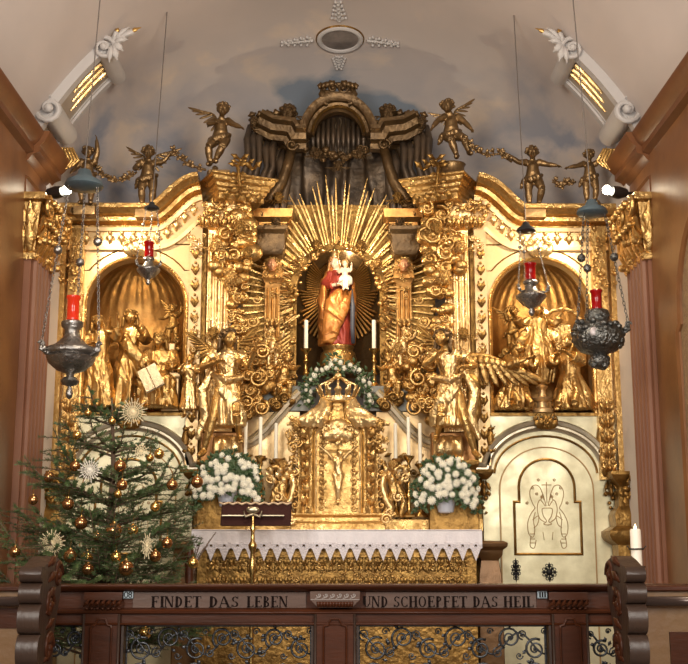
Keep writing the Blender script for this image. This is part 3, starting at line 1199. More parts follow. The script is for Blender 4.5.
    tot = 0
    seglen = 0
    for i in range(len(pth) - 1):
        a, b = Vector(pth[i]), Vector(pth[i + 1])
        d = (b - a).length
        while seglen <= d:
            p = a.lerp(b, seglen / d)
            m.leaf((p.x, YA - .03, p.y - .16), (p.x, YA - .06, p.y - .05), .028, .014, .01, n=6)
            m.ell((p.x, YA - .05, p.y - .045), .02, 7, 5)
            for q in (-1, 1):
                m.scroll((p.x + q * .035, YA - .045, p.y - .10), .022, 1.2, .006, q, PI / 2, 5, n=10)
            seglen += .115
        seglen -= d
    P('carved_leaf', m, GOLDB, fz, smooth=180)
    # swagged edge hanging from the frieze, keystone head
    m = MB(); acanthus(m, (cx, 0, Z(258)), .16, .26, YA - .04, 5)
    P('keystone', m, GOLDB, R_, smooth=180)
    m = MB()
    scatter(m, min(xi, xi - s * -.02) - .05, max(xi, xi) + .05, zt - .30, zt - .02, YA - .04, 20, .03, rn)
    P('carved_cluster', m, GOLDB, R_, smooth=180)
    # door below
    zd0 = Z(470); rr = sx(485, YA) * 0 + .545
    dpath = [(cx - rr - .12, zd0), (cx - rr - .02, zd0)] + arc(cx, zd0 - .02, rr - .0, 176, 4, 30, rz=.42) + [(cx + rr + .02, zd0), (cx + rr + .12, zd0)]
    m = MB(); m.mould(dpath, [(0, -.03), (.02, -.03), (.03, -.01), (.05, 0), (.05, .02), (.07, .03), (.08, .06), (.06, .075), (.0, .08)], YA)
    P('door_arch_moulding', m, M('silvered_arch_' + side, (.62, .56, .42), .35, .7, .2, 12, .5, 6, (.38, .30, .20)), R_)
    m = MB()
    for off in (.0, .012):
        pass
    m.mould([(cx - rr + .07, zd0 - .03)] + arc(cx, zd0 - .04, rr - .07, 176, 4, 30, rz=.35) + [(cx + rr - .07, zd0 - .03)], [(0, 0), (.02, 0), (.025, .01), (.02, .02), (0, .02)], YA)
    P('inner_arch_line', m, GOLDD, R_)
    # consoles with tassels under the arch ends
    for q in (-1, 1):
        m = MB()
        xx = cx + q * (rr + .05)
        m.stack(xx, YA - .04, .14, .10, [(zd0 - .09, -.03), (zd0 - .06, 0), (zd0 - .03, .015), (zd0 - .0, .02)])
        acanthus(m, (xx, 0, zd0 - .10), .16, .12, YA - .02, 3, down=True)
        for k in range(5):
            m.ell((xx + .02 * math.sin(k * 2), YA - .05, zd0 - .22 - .045 * k), .026 - .003 * k, 7, 5)
        P('console', m, GOLDD, R_, smooth=60)
        m = MB()
        zz = Z(440)
        xx = cx + q * (.52)
        m.loft([(xx, YA - .03, zz - .12), (xx, YA - .05, zz), (xx, YA - .03, zz + .14)], [.02, .04, .015], 8)
        for k in range(4):
            m.ell((xx, YA - .06, zz + .1 - .07 * k), (.03, .02, .02), 7, 5)
            m.leaf((xx, YA - .05, zz - .07 * k + .08), (xx + .05, YA - .05, zz - .07 * k + .13), .012, .006, 0, n=5)
        P('hanging_drop', m, GOLDD, R_, smooth=180)
    m = MB()
    rosette(m, (cx, YA - .10, Z(423)), .07, 7); acanthus(m, (cx, 0, Z(430)), .13, .22, YA - .06, 5); rosette(m, (cx, YA - .13, Z(423)), .04, 6)
    P('keystone_rosette', m, GOLDD, R_, smooth=180)
    # door leaf
    dw = .44
    m = MB()
    dpoly = [(cx - dw, zb)] + arc(cx, Z(490), dw, 180, 0, 28, rz=.40) + [(cx + dw, zb)]
    m.prism(dpoly, YA - .02, YA + .01)
    dl = P('door', m, PALE, R_, label='pale door with a framed engraved panel')
    m = MB(); m.mould(dpoly[:1] + dpoly[1:], [(0, -.006), (.008, -.006), (.008, .006), (0, .006)], YA - .02)
    P('door_edge', m, LINE, dl)
    zq0, zq1, zsh = Z(553), Z(461), Z(503)
    hw1, hw2 = sx(568, YA) - abs(cx), sx(573, YA) - abs(cx)
    zar = zq1 - hw1 * .98
    fp = [(cx - hw2, zq0), (cx - hw2, zsh), (cx - hw1, zsh)] + arc(cx, zar, hw1, 180, 0, 24) + [(cx + hw1, zsh), (cx + hw2, zsh), (cx + hw2, zq0)]
    m = MB(); m.mould(fp, [(0, 0), (.012, -.002), (.02, .010), (.012, .022), (0, .022)], YA - .02, closed=True)
    P('panel_frame', m, GOLDD, dl)
    # engraved vine rising from a vase, with a cross
    m = MB(); yy = YA - .022; t_ = .0038
    K = lambda px, py: Vector((cx + (px - 543) * .0094, yy, Z(py)))
    m.loft([K(543, 503), K(543, 482)], t_, 5); m.loft([K(538, 485), K(548, 485)], t_, 5)
    for q in (-1, 1):
        k2 = lambda dx, py: Vector((cx + q * dx * .0094, yy, Z(py)))
        for pl_ in ([(1, 506), (4, 494), (8, 486), (14, 486), (17, 493), (15, 502), (12, 508)], [(12, 508), (17, 515), (20, 524), (19, 534), (15, 537), (13, 530), (14, 520), (12, 512)],
                    [(2, 506), (7, 500), (10, 508), (8, 518), (3, 522)], [(0, 525), (4, 524), (1, 521), (4, 516), (5, 509), (0, 508)], [(15, 520), (9, 516), (10, 524), (14, 528)], [(17, 536), (18, 546), (14, 548), (12, 540)], [(3, 500), (4, 494), (6, 500)]):
            cc = smooth([k2(a, b) for a, b in pl_])
            m.loft(cc, t_, 5)
        for a, b in ((8, 480), (14, 488), (20, 503), (5, 497), (10, 494)):
            for j in range(5):
                th = 2 * PI * j / 5
                m.ell(k2(a, b) + Vector((.010 * math.cos(th), 0, .010 * math.sin(th))), (.006, .003, .006), 6, 4)
        for zz in (534, 539, 543):
            m.loft([k2(13, zz), k2(18, zz)], t_, 5)
        m.loft([k2(5, 532), k2(4, 540)], t_ * .8, 5)
    P('engraved_vine', m, LINE, dl, smooth=180)
    # pierced black escutcheons
    for ex, ey, rw, rh in ((cx, Z(572), .075, .09), (cx - .31, Z(570), .045, .11)):
        m = MB()
        m.ell((ex, YA - .03, ey), (rw * .42, .02, rw * .42), 14, 8)
        for j in range(8):
            th = 2 * PI * j / 8
            rk = 1 if j % 2 == 0 else .72
            cxx, czz = ex + rw * rk * math.cos(th), ey + rh * rk * math.sin(th)
            m.leaf((ex + rw * .3 * math.cos(th), YA - .027, ey + rw * .3 * math.sin(th)), (cxx, YA - .03, czz), .012, .005, .003, n=5)
            m.loft([(ex + rw * .72 * math.cos(th + .39) + .013 * math.cos(u), YA - .026, ey + rh * .72 * math.sin(th + .39) + .013 * math.sin(u)) for u in [2 * PI * i / 8 for i in range(8)]], .004, 5, closed=True)
        P('escutcheon', m, BLACK, dl, smooth=180)
    # outer corner pillar: pedestal, base, shaft with tied ornament and leafy cap
    xp = s * sx(619, 10.85)
    m = MB()
    zc = Z(484, 10.85)
    m.stack(xp, 10.85, .17, .18, [(zb, .02), (Z(580, 10.8), .02), (Z(545, 10.8), .03), (Z(540, 10.8), .10), (Z(536, 10.8), .12), (Z(531, 10.8), .12), (Z(526, 10.8), .04), (Z(515, 10.8), .05), (Z(510, 10.8), 0.03), (Z(506, 10.8), .0), (zc - .03, -.02), (zc, 0), (zc + .05, .05), (zc + .08, .07), (zc + .11, .07)])
    P('corner_pillar', m, GOLDD, R_, smooth=30)
    m = MB()
    for k in range(5):
        m.ell((xp + rn.uniform(-.05, .05), 10.72, Z(492) + rn.uniform(-.05, .05)), (.035, .03, .035), 8, 6)
    scatter(m, xp - .09, xp + .09, Z(500), Z(482), 10.72, 14, .05, rn)
    P('carved_head', m, GOLDD, R_, smooth=180)
    m = MB()
    xs = s * sx(604, 10.9)
    m.box(xs - .07, YA - .08, Z(480), xs + .07, YA + .02, zt)
    xs2 = s * sx(622, 10.95)
    m.box(xs2 - .09, YA - .12, Z(480), xs2 + .09, YA + .02, zt + .02)
    P('outer_shaft', m, GOLD, R_)
    for zz in (Z(470), Z(455), Z(440), Z(425), Z(410)):
        m = MB(); acanthus(m, (xs, 0, zz - .04), .14, .13, YA - .09, 3)
        P('acanthus_tuft', m, GOLD, R_, smooth=180)
    m = MB()
    scatter(m, xs - .06, xs + .06, Z(300), Z(230), YA - .10, 34, .028, rn)
    scatter(m, xs2 - .08, xs2 + .08, Z(290), Z(226), YA - .14, 30, .035, rn)
    P('carved_garland', m, GOLD, R_, smooth=180)
    m = MB()
    for k in range(9):
        scatter(m, xi - .03, xi + .03, zsill + .1 * k, zsill + .1 * k + .1, YA - .06, 5, .02, rn)
    P('carved_garland', m, GOLDB, R_, smooth=180)
# ================================================================= CENTRAL RETABLE
rn = random.Random(7)
RT = T('altar_retable', 'tall gilded central altarpiece with cloud columns and arched statue niche', 'altarpiece', (0, 11.5, .45))
YC = 11.75
nhw = sx(380, YC)
nzs = Z(290, YC)
m = MB()
arch_plate(m, -sx(436, YC), sx(436, YC), Z(420, YC), Z(205, YC), 0, nhw, nzs, YC, YC + .1)
m.box(-sx(470, YC), YC, .45, sx(470, YC), YC + .1, Z(418, YC))
P('back_wall', m, GOLDD, RT)
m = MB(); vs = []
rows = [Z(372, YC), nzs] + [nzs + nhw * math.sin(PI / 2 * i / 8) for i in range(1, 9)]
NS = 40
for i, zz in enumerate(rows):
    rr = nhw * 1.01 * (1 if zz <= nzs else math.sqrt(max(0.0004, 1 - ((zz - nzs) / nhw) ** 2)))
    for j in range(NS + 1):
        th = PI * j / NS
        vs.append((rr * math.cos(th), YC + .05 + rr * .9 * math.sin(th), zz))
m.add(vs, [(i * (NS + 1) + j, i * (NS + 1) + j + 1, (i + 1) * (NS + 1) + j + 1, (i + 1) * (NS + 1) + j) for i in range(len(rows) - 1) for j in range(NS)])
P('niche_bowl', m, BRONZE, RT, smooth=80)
# angled entablature blocks over the cloud columns
for s in (-1, 1):
    cx = s * sx(231, 10.95)
    zt0, zt1 = Z(203, 10.9), Z(180, 10.9)
    H = zt1 - zt0
    rot = Matrix.Translation((cx, 11.02, 0)) @ Matrix.Rotation(s * math.radians(-24), 4, 'Z')
    q = MB(); q.stack(0, 0, .46, .42, [(zt0, 0), (zt0 + H * .25, 0), (zt0 + H * .3, .02), (zt0 + H * .42, .025), (zt0 + H * .48, .045), (zt0 + H * .62, .05), (zt0 + H * .70, .08), (zt0 + H * .86, .09), (zt0 + H * .9, .11), (zt1, .11)])
    m = MB(); m.merge(q, rot)
    P('entablature_block', m, GOLD, RT, smooth=30, bevel=.006)
    m = MB()
    for k in range(4):
        v = MB(); v.leaf((-.17 + .11 * k, -.24, zt0 - .02), (-.17 + .11 * k, -.29, zt0 + .07), .035, .015, .01)
        m.merge(v, rot)
    # palm spray lying on top
    b0 = Vector((cx - s * .20, 10.74, zt1 + .05))
    st_ = [b0, b0 + Vector((-s * -.12, -.05, .08)), b0 + Vector((s * .14, -.10, .0)), b0 + Vector((s * .12, -.12, -.16)), b0 + Vector((s * .10, -.11, -.26))]
    m.loft(st_, [.018, .02, .02, .016, .006], 8)
    for k in range(4):
        for q_ in (-1, 1):
            m.leaf(st_[k], st_[k] + Vector((q_ * .09, -.05, .07 - .03 * k)), .022, .010, .02)
            m.leaf(st_[k].lerp(st_[k + 1], .5), st_[k].lerp(st_[k + 1], .5) + Vector((q_ * .08, -.05, .04 - .03 * k)), .018, .009, .02)
    P('palm_spray', m, GOLDD, RT, smooth=180)
    m = MB(); m.box(s * sx(193, 11.1), 11.08, .45, s * sx(208, 11.1), 11.3, Z(208))
    P('return_panel', m, GOLDD, RT)
    # fluted shaft and capital
    m = MB()
    xc = s * sx(216, 11)
    q = MB(); q.stack(0, 0, .23, .16, [(Z(432), .03), (Z(424), .03), (Z(420), 0), (zt0 - .26, 0), (zt0 - .24, .03), (zt0, .04)])
    for k in range(4):
        q.loft([(-.085 + .057 * k, -.08, Z(415)), (-.085 + .057 * k, -.08, zt0 - .3)], .022, 8)
    m.merge(q, Matrix.Translation((xc, 11.05, 0)) @ Matrix.Rotation(s * math.radians(-14), 4, 'Z'))
    P('fluted_shaft', m, GOLDB, RT, smooth=30)
    m = MB()
    for k in range(5):
        acanthus(m, (xc - .14 + .085 * k, 0, zt0 - .25), .13, .11, 10.93 - .02 * (k % 2), 3, .010)
    scatter(m, xc - .17, xc + .30, zt0 - .12, zt0 + .03, 10.92, 26, .04, rn, .08)
    P('capital', m, GOLD, RT, smooth=180)
    # cloud column
    xm = s * sx(237, 10.95)
    pts = [(xm - s * .02, 10.98, Z(218, 11)), (xm + s * -.03, 10.95, Z(258, 11)), (xm + s * .03, 10.97, Z(300, 11)), (xm, 10.98, Z(345, 11)), (xm - s * .06, 10.96, Z(385, 11)), (xm - s * .12, 10.98, Z(415, 11))]
    m = MB(); cloud(m, pts[:2], .115, rn, 22); cloud(m, pts[1:3], .085, rn, 18); cloud(m, pts[2:], .075, rn, 16)
    cc = P('cloud_column', m, GOLD, RT, smooth=180)
    m = MB(); cloud(m, [(s * sx(222, 11), 10.94, Z(232, 11)), (s * sx(222, 11), 10.94, Z(278, 11))], .085, rn, 22)
    cl = P('cloud_bank', m, GOLD, RT, smooth=180)
    cherub((s * sx(238, 10.8), 10.80, Z(228, 10.8)), .055, GOLDD, cc, 0)
    cherub((s * sx(213, 10.8), 10.82, Z(246, 10.8)), .050, GOLD, cc, 2)
    cherub((s * sx(229, 10.8), 10.82, Z(277, 10.8)), .055, GOLD, cc, 1)
    cherub((s * sx(212, 10.8), 10.84, Z(333, 10.8)), .050, GOLDD, cc, 2)
    cherub((s * sx(246, 10.85), 10.84, Z(252, 10.8)), .045, GOLDD, cc, 2, False)
    # big curls at the foot of the column
    for px, py, r, t_ in ((252, 322, .055, .013), (262, 352, .07, .016), (246, 350, .05, .012), (258, 378, .08, .018), (248, 402, .06, .014), (262, 408, .07, .016), (238, 330, .045, .012), (230, 318, .04, .01), (268, 335, .04, .01), (256, 300, .04, .01)):
        m = MB(); m.scroll((s * sx(px, 10.9), 10.9, Z(py, 10.9)), r, 1.7, t_, s, rn.uniform(0, 6), 8, rise=.03)
        P('cloud_curl', m, GOLD, RT, smooth=180)
    m = MB()
    cloud(m, [A(338 + s * 86, 335, 11.1), A(338 + s * 74, 372, 11.08), A(338 + s * 80, 402, 11.05), A(338 + s * 98, 418, 11.0)], .075, rn, 14)
    cloud(m, [A(338 + s * 64, 380, 11.15), A(338 + s * 52, 402, 11.12)], .055, rn, 12)
    cl3 = P('cloud_bank', m, GOLD, RT, smooth=180)
    cherub(A(338 + s * 92, 352, 10.92), .045, GOLDB, cl3, 0)
    cherub(A(338 + s * 60, 348, 11.05), .042, GOLD, cl3, 2)
    # inner slim pilaster with a flesh-toned cherub capital
    xi = s * sx(272, 11.5)
    m = MB(); m.stack(xi, 11.5, .15, .14, [(Z(420, 11.5), .02), (Z(412, 11.5), .0), (Z(285, 11.5), 0), (Z(280, 11.5), .03), (Z(250, 11.5), .0), (Z(246, 11.5), .0), (Z(243, 11.5), .05), (Z(226, 11.5), .07), (Z(222, 11.5), .12), (Z(214, 11.5), .13)])
    for k in range(3):
        m.loft([(xi - .045 + .045 * k, 11.425, Z(408, 11.5)), (xi - .045 + .045 * k, 11.425, Z(290, 11.5))], .014, 8)
    ip = P('inner_pilaster', m, M('copper_gilding_%s' % ('l' if s < 0 else 'r'), (.55, .29, .085), .36, .85, .3, 16, .7, 8, (.28, .12, .035)), RT, smooth=30)
    cherub((xi, 11.33, Z(264, 11.33)), .062, GOLD, ip, 1, True, M('rosy_cherub_face_%s' % ('l' if s < 0 else 'r'), (.62, .30, .15), .4, .35))
    m = MB(); acanthus(m, (xi, 0, Z(250, 11.4)), .14, .20, 11.38, 5); scatter(m, xi - .08, xi + .08, Z(300, 11.4), Z(272, 11.4), 11.40, 10, .025, rn)
    acanthus(m, (xi, 0, Z(330, 11.4)), .12, .13, 11.41, 3); rosette(m, (xi, 11.40, Z(352, 11.4)), .045)
    P('carved_drop', m, GOLD, ip, smooth=180)
    # ribbed wall between the columns, rays lying on it
    m = MB(); xw = s * sx(254, 11.6)
    for k in range(26):
        zz = Z(402, 11.6) + (Z(232, 11.6) - Z(402, 11.6)) * k / 25
        c0_ = Vector((0, 11.72, Z(300, 11.6)))
        d = (Vector((xw, 11.6, zz)) - c0_)
        for (a, b_) in ((.86, 1.14), (.58, .80)):
            p, q2 = c0_ + d * a, c0_ + d * b_
            m.loft([p, q2], [.010, .017], 5)
    P('wall_rays', m, GOLD, RT, smooth=30)
    # pedestal zone
    xo = s * sx(203, 11.05)
    m = MB(); m.box(xo, 11.0, .45, s * sx(246, 11), 11.4, Z(432))
    P('pedestal', m, M('warm_brown_gilding_%s' % ('l' if s < 0 else 'r'), (.40, .19, .06), .4, .6, .15, 14, .5, 6), RT, bevel=.01)
    m = MB(); m.box(s * sx(242, 11.2), 11.2, .45, s * sx(300, 11.2), 11.5, Z(412, 11.2))
    P('pale_panel', m, PALEW, RT)
    # curved volute pediment in silvery grey
    pth = [A(338 + s * dx, py, 11.1) for dx, py in ((38, 392), (48, 402), (60, 416), (72, 430), (84, 440), (98, 446))]
    p2 = []
    for i in range(len(pth) - 1):
        for k in range(4):
            p2.append(pth[i].lerp(pth[i + 1], k / 4))
    p2.append(pth[-1])
    xz = [(p.x, p.z) for p in p2]
    if s < 0: xz = xz[::-1]
    m = MB(); m.mould(xz, [(0, -.04), (.05, -.04), (.06, -.015), (.09, -.01), (.10, .02), (.07, .03), (.09, .045), (.05, .06), (0, .06)], 11.2)
    P('curved_cornice', m, M('silvered_moulding_%s' % ('l' if s < 0 else 'r'), (.70, .62, .46), .36, .7, .2, 14, .6, 6, (.42, .33, .20)), RT)
    m = MB(); m.stack(s * sx(285, 11.3), 11.35, .55, .3, [(Z(412, 11.3), 0), (Z(396, 11.3), 0), (Z(394, 11.3), .03), (Z(388, 11.3), .04)])
    P('grey_attic_block', m, M('blue_grey_paint_%s' % ('l' if s < 0 else 'r'), (.27, .27, .24), .5, .2, .2, 14, .5, 6), RT)
    # grotesque relief between pedestal and tabernacle
    m = MB(); scatter(m, min(s * sx(250, 11.15), s * sx(295, 11.15)), max(s * sx(250, 11.15), s * sx(295, 11.15)), Z(520, 11.15), Z(455, 11.15), 11.18, 60, .035, rn, .05)
    P('carved_relief', m, GOLDD, RT, smooth=180)
    # barrel shaped gilded block under the angel
    m = MB()
    xb0, xb1 = s * sx(215, 10.85), s * sx(243, 10.85)
    zc, r_ = Z(448, 10.85), .125
    xx = [xb0 + (xb1 - xb0) * t for t in (0, .05, .10, .3, .34, .38, .42, .62, .66, .70, .9, .95, 1)]
    rr = [.8, 1, .92, .95, 1.04, .98, 1.04, .98, 1.04, .95, .92, 1, .8]
    m.loft([(a, 10.9, zc) for a in xx], [r_ * b for b in rr], 24)
    m.box(xb0, 10.82, zc - .30, xb1, 11.0, zc - .08)
    P('barrel_block', m, GOLDB, RT, smooth=50)
    m = MB(); m.stack(s * sx(226, 10.9), 10.95, .42, .34, [(.45, .02), (Z(520, 10.9), .02), (Z(470, 10.9), 0), (Z(466, 10.9), .03), (Z(461, 10.9), .03)])
    P('statue_plinth', m, GOLDD, RT, bevel=.008)

# cloud garland with cherubs framing the niche
pts = [A(px, py, 11.6) for px, py in ((291, 395), (292, 360), (290, 325), (293, 295), (302, 268), (318, 250), (338, 240))]
for s in (-1, 1):
    m = MB()
    pp = [Vector((-s * p.x, 11.6, p.z)) for p in pts]
    cloud(m, pp, .042, rn, 7)
    g = P('cloud_garland', m, GOLD, RT, smooth=180)
    for i, k in ((2, 0), (3, 2), (4, 1), (5, 0), (1, 1)):
        cherub(pp[i] + Vector((s * .02, -.09, .03)), .042, GOLDD if i % 2 else GOLD, g, k, i in (4, 5))
# niche rays on the bowl and the great sunburst
SB = T('sunburst', 'great gilded sunburst of long rays behind the crowned niche', 'sunburst', (0, 11.6, Z(300, 11.6)))
c0_ = A(338, 292, 11.62)
rn = random.Random(3)
a = -38
bun = None
i = 0
while a <= 218:
    if i % 8 == 0:
        if bun: P('ray_cluster', bun, GOLD, SB, smooth=30)
        bun = MB()
    up = max(0, math.sin(math.radians(a)))
    L0 = .50
    L1 = (.66 + .50 * up ** 1.5) * (1 if i % 3 else 1.07) * rn.uniform(.90, 1.03)
    if abs(a - 90) < 60 and i % 4 == 2: L1 *= .86
    d = Vector((math.cos(math.radians(a)), 0, math.sin(math.radians(a))))
    yy = -.10 - .05 * (i % 3)
    bun.loft([c0_ + d * L0 + Vector((0, yy * .4, 0)), c0_ + d * L1 * .8 + Vector((0, yy, 0)), c0_ + d * L1 + Vector((0, yy, 0))], [.009, .0145, .004], 5)
    a += (2.4 if i % 3 else 4.6) + .6 * rn.random(); i += 1
P('ray_cluster', bun, GOLD, SB, smooth=30)
m = MB()
cn = Vector((0, 12.05, Z(285, 12)))
for k in range(84):
    t = 2 * PI * k / 84
    pts_ = []
    for u in range(7):
        r_ = .08 + .52 * u / 6
        x_, z_ = r_ * math.cos(t), cn.z + r_ * math.sin(t)
        lim = nhw * .985 if z_ < nzs else math.sqrt(max(0, (nhw * .985) ** 2 - (z_ - nzs) ** 2))
        if abs(x_) > lim: break
        pts_.append((x_, YC + .03 + .88 * math.sqrt(max(0, lim ** 2 - x_ * x_)) , z_))
    if len(pts_) > 2: m.loft(pts_, [.004 + .0018 * q for q in range(len(pts_))], 5)
P('inner_rays', m, M('brown_ray_gilding', (.30, .16, .045), .4, .85), SB, smooth=30)  # inner rays in a darker brown gilding

# ================================================================= DARK CROWNING CANOPY
CN = T('crowning_canopy', 'dark bronzed arched canopy with hanging drapery crowning the altarpiece', 'canopy', (0, 11.75, Z(215, 11.75)))
YK = 11.55
zk = lambda py: Z(py, YK)
m = MB()
ap = arc(0, zk(143), sx(371, YK), 172, 8, 30, rz=zk(106) - zk(141))
m.mould(ap, [(0, -.08), (.10, -.08), (.12, -.055), (.17, -.045), (.18, -.01), (.22, .0), (.25, .045), (.25, .075), (0, .075)], YK)
P('arch_moulding', m, BRONZE, CN, smooth=35)
m = MB()
m.mould(arc(0, zk(143), sx(371, YK), 172, 8, 30, rz=zk(106) - zk(141)), [(.20, -.075), (.235, -.06), (.20, -.045)], YK)
P('gilded_fillet', m, GOLDD, CN)
# concave back with hanging pleats
m = MB(); vs = []
n = 96
for zz, k in ((zk(232), 1.0), (zk(222), 1.0), (zk(212), 1.0), (zk(201), 1.0), (zk(190), 1.0), (zk(180), 1.), (zk(170), .99), (zk(160), .98), (zk(150), .97), (zk(130), .85), (zk(118), .45)):
    for j in range(n + 1):
        th = PI * j / n
        ph = j + 1.6 * math.sin(zz * 5 + j * .21)
        f = 1 + .05 * math.cos(ph * 2 * PI / 9) + .02 * math.sin(ph * 1.31) + .03 * math.sin(zz * 9 + j * .35)
        rr = .72 * k
        vs.append((rr * f * math.cos(th), YK + .08 + .36 * f * math.sin(th) * k, zz))
m.add(vs, [(i * (n + 1) + j, i * (n + 1) + j + 1, (i + 1) * (n + 1) + j + 1, (i + 1) * (n + 1) + j) for i in range(10) for j in range(n)])
P('pleated_drapery', m, DRAPE, CN, smooth=180)
m = MB()
ar = [(0 - sx(381, YK), zk(143))] + arc(0, zk(143), sx(381, YK) - .02, 180, 0, 24, rz=zk(109) - zk(143)) + [(sx(381, YK), zk(143))]
vs = []
for k_, dd in ((1.0, 0), (.8, .12), (.5, .2), (.15, .22)):
    for j in range(41):
        th = PI * j / 40
        f = 1 - .03 * math.cos(j * PI)
        vs.append((.31 * k_ * math.cos(th), YK + .02 + dd * f, zk(150) + (zk(109) - zk(150)) * k_ * math.sin(th)))
m.add(vs, [(i * 41 + j, i * 41 + j + 1, (i + 1) * 41 + j + 1, (i + 1) * 41 + j) for i in range(3) for j in range(40)])
P('shell_lunette', m, DRAPE, CN, smooth=180)
m = MB()
for k in range(11):
    x_ = -.26 + .052 * k
    m.loft([(x_, YK + .0, zk(118) - .12 * (abs(k - 5) / 5) ** 2), (x_ * 1.02, YK - .02, zk(140)), (x_, YK + .02, zk(153))], [.016, .026, .010], 8)
P('fringed_valance', m, DRAPE, CN, smooth=180)
m = MB(); cloud(m, [(-.30, YK - .06, zk(150)), (-.12, YK - .08, zk(160)), (.12, YK - .08, zk(160)), (.30, YK - .06, zk(150))], .05, rn, 9)
cg = P('cloud_cluster', m, BRONZE, CN, smooth=180)
for px, py, k in ((317, 154, 0), (360, 154, 2), (338, 166, 1)):
    cherub(A(px, py, YK - .12), .045, BRONZE, cg, k)
for s in (-1, 1):
    # slanted cornice wings of the canopy
    pth = [(s * sx(371, YK), zk(143)), (s * sx(384, YK), zk(143)), (s * sx(388, YK), zk(136)), (s * sx(406, YK), zk(134)), (s * sx(420, YK), zk(127))]
    m = MB()
    q = pth if s > 0 else pth[::-1]
    m.mould(q, [(0, -.10), (.10, -.10), (.12, -.05), (.20, -.03), (.22, .03), (.28, .06), (.28, .10), (0, .12)], YK)
    P('cornice_wing', m, BRONZE, CN, smooth=30)
    m = MB(); m.box(s * sx(373, YK), YK + .05, zk(143), s * sx(418, YK), YK + .3, zk(118))
    P('attic_block', m, BRONZE, CN)
    # volute cluster with a cherub on the shoulder
    m = MB()
    m.scroll(A(338 + s * 50, 122, YK - .12), .11, 1.6, .028, -s, PI / 2, 8)
    m.scroll(A(338 + s * 82, 124, YK - .10), .08, 1.6, .022, s, PI / 2, 8)
    for k in range(6):
        b0 = A(338 + s * (44 + 8 * k), 120, YK - .15)
        m.leaf(b0, b0 + Vector((s * .03, -.05, .12 - .01 * k)), .04, .02, .03)
    sh = P('shoulder_volute', m, BRONZE, CN, smooth=180)
    cherub(A(338 + s * 50, 114, YK - .2), .085, BRONZE, sh, 1)
    cherub(A(338 + s * 84, 122, YK - .2), .05, BRONZE, sh, 0, False)
    # hanging curtains at the side and curved supports
    for px0, px1, py0, py1, nf, wv in ((418, 436, 126, 207, 3, .03), (388, 402, 150, 228, 2, .02), (404, 417, 140, 204, 2, .02)):
        m = MB()
        xa, xb = sx(px0, YK), sx(px1, YK)
        for k in range(nf):
            t = (k + .5) / nf
            x_ = xa + (xb - xa) * t
            m.loft([(s * (x_ - .03), YK + .04 * (k % 2), zk(py0)), (s * (x_ - .01), YK - .06, zk(py0 * .8 + py1 * .2)), (s * (x_ - .02), YK - .05 + .03 * (k % 2), zk(py0 * .55 + py1 * .45)), (s * (x_ + .035), YK - .08, zk(py0 * .3 + py1 * .7)), (s * (x_ + .02 + .03 * math.sin(k)), YK - .03, zk(py1))], [(xb - xa) / nf * q_ for q_ in (.45, .7, .5, .75, .4)], 10)
        P('curtain', m, DRAPE, CN, smooth=180)
    pts_ = [A(338 + s * dx, py, YK - .1) for dx, py in ((46, 148), (50, 165), (56, 182), (66, 196), (74, 208))]
    m = MB(); m.loft(pts_, [.05, .055, .06, .065, .05], 10)
    m.scroll(pts_[0] + Vector((0, -.05, .02)), .06, 1.5, .016, s, 0, 8)
    P('curved_bracket', m, BRONZE, CN, smooth=180)
    m = MB(); cloud(m, [A(338 + s * 66, 205, YK - .1), A(338 + s * 84, 200, YK - .1), A(338 + s * 64, 232, YK - .1)], .06, rn, 12)
    cb = P('cloud_cluster', m, BRONZE, CN, smooth=180)
    for dx, py, k in ((60, 198, 0), (76, 214, 2), (62, 222, 1), (88, 190, 1)):
        cherub(A(338 + s * dx, py, YK - .2), .05, BRONZE if k else GOLDD, cb, k, k != 2)
    # olive dark capital over the inner pilaster
    m = MB(); m.stack(s * sx(270, 11.35), 11.35, .22, .2, [(Z(256, 11.3), 0), (Z(250, 11.3), .03), (Z(236, 11.3), .03), (Z(232, 11.3), .06), (Z(228, 11.3), .06)])
    P('dark_capital', m, BRONZE, CN, bevel=.006)
# crest
m = MB()
for s in (-1, 1):
    m.scroll(A(338 + s * 10, 97, YK - .2), .075, 1.6, .026, s, -PI / 2, 8)
    m.scroll(A(338 + s * 5, 88, YK - .22), .05, 1.5, .018, -s, 0, 8)
    for k in range(4):
        b0 = A(338 + s * (3 + 4 * k), 88, YK - .2)
        m.leaf(b0, b0 + Vector((s * .06, -.03, .07 - .018 * k)), .036, .020, .02)
    m.leaf(A(338 + s * 14, 102, YK - .2), A(338 + s * 17, 88, YK - .2), .035, .02, .02)
m.loft([A(338 + 15 * math.cos(t), 91 + 7 * math.sin(t), YK - .2) for t in [2 * PI * i / 16 for i in range(16)]], .022, 8, closed=True)
m.box(-.19, YK - .23, zk(109), .19, YK + .05, zk(100))
P('wreath_crest', m, BRONZE, CN, smooth=60)
# ================================================================= STATUES
def V(*a): return Vector(a)


def garment(parent, name, me, mat, label=None):
    return P(name, me, mat, parent, local=True, label=label)


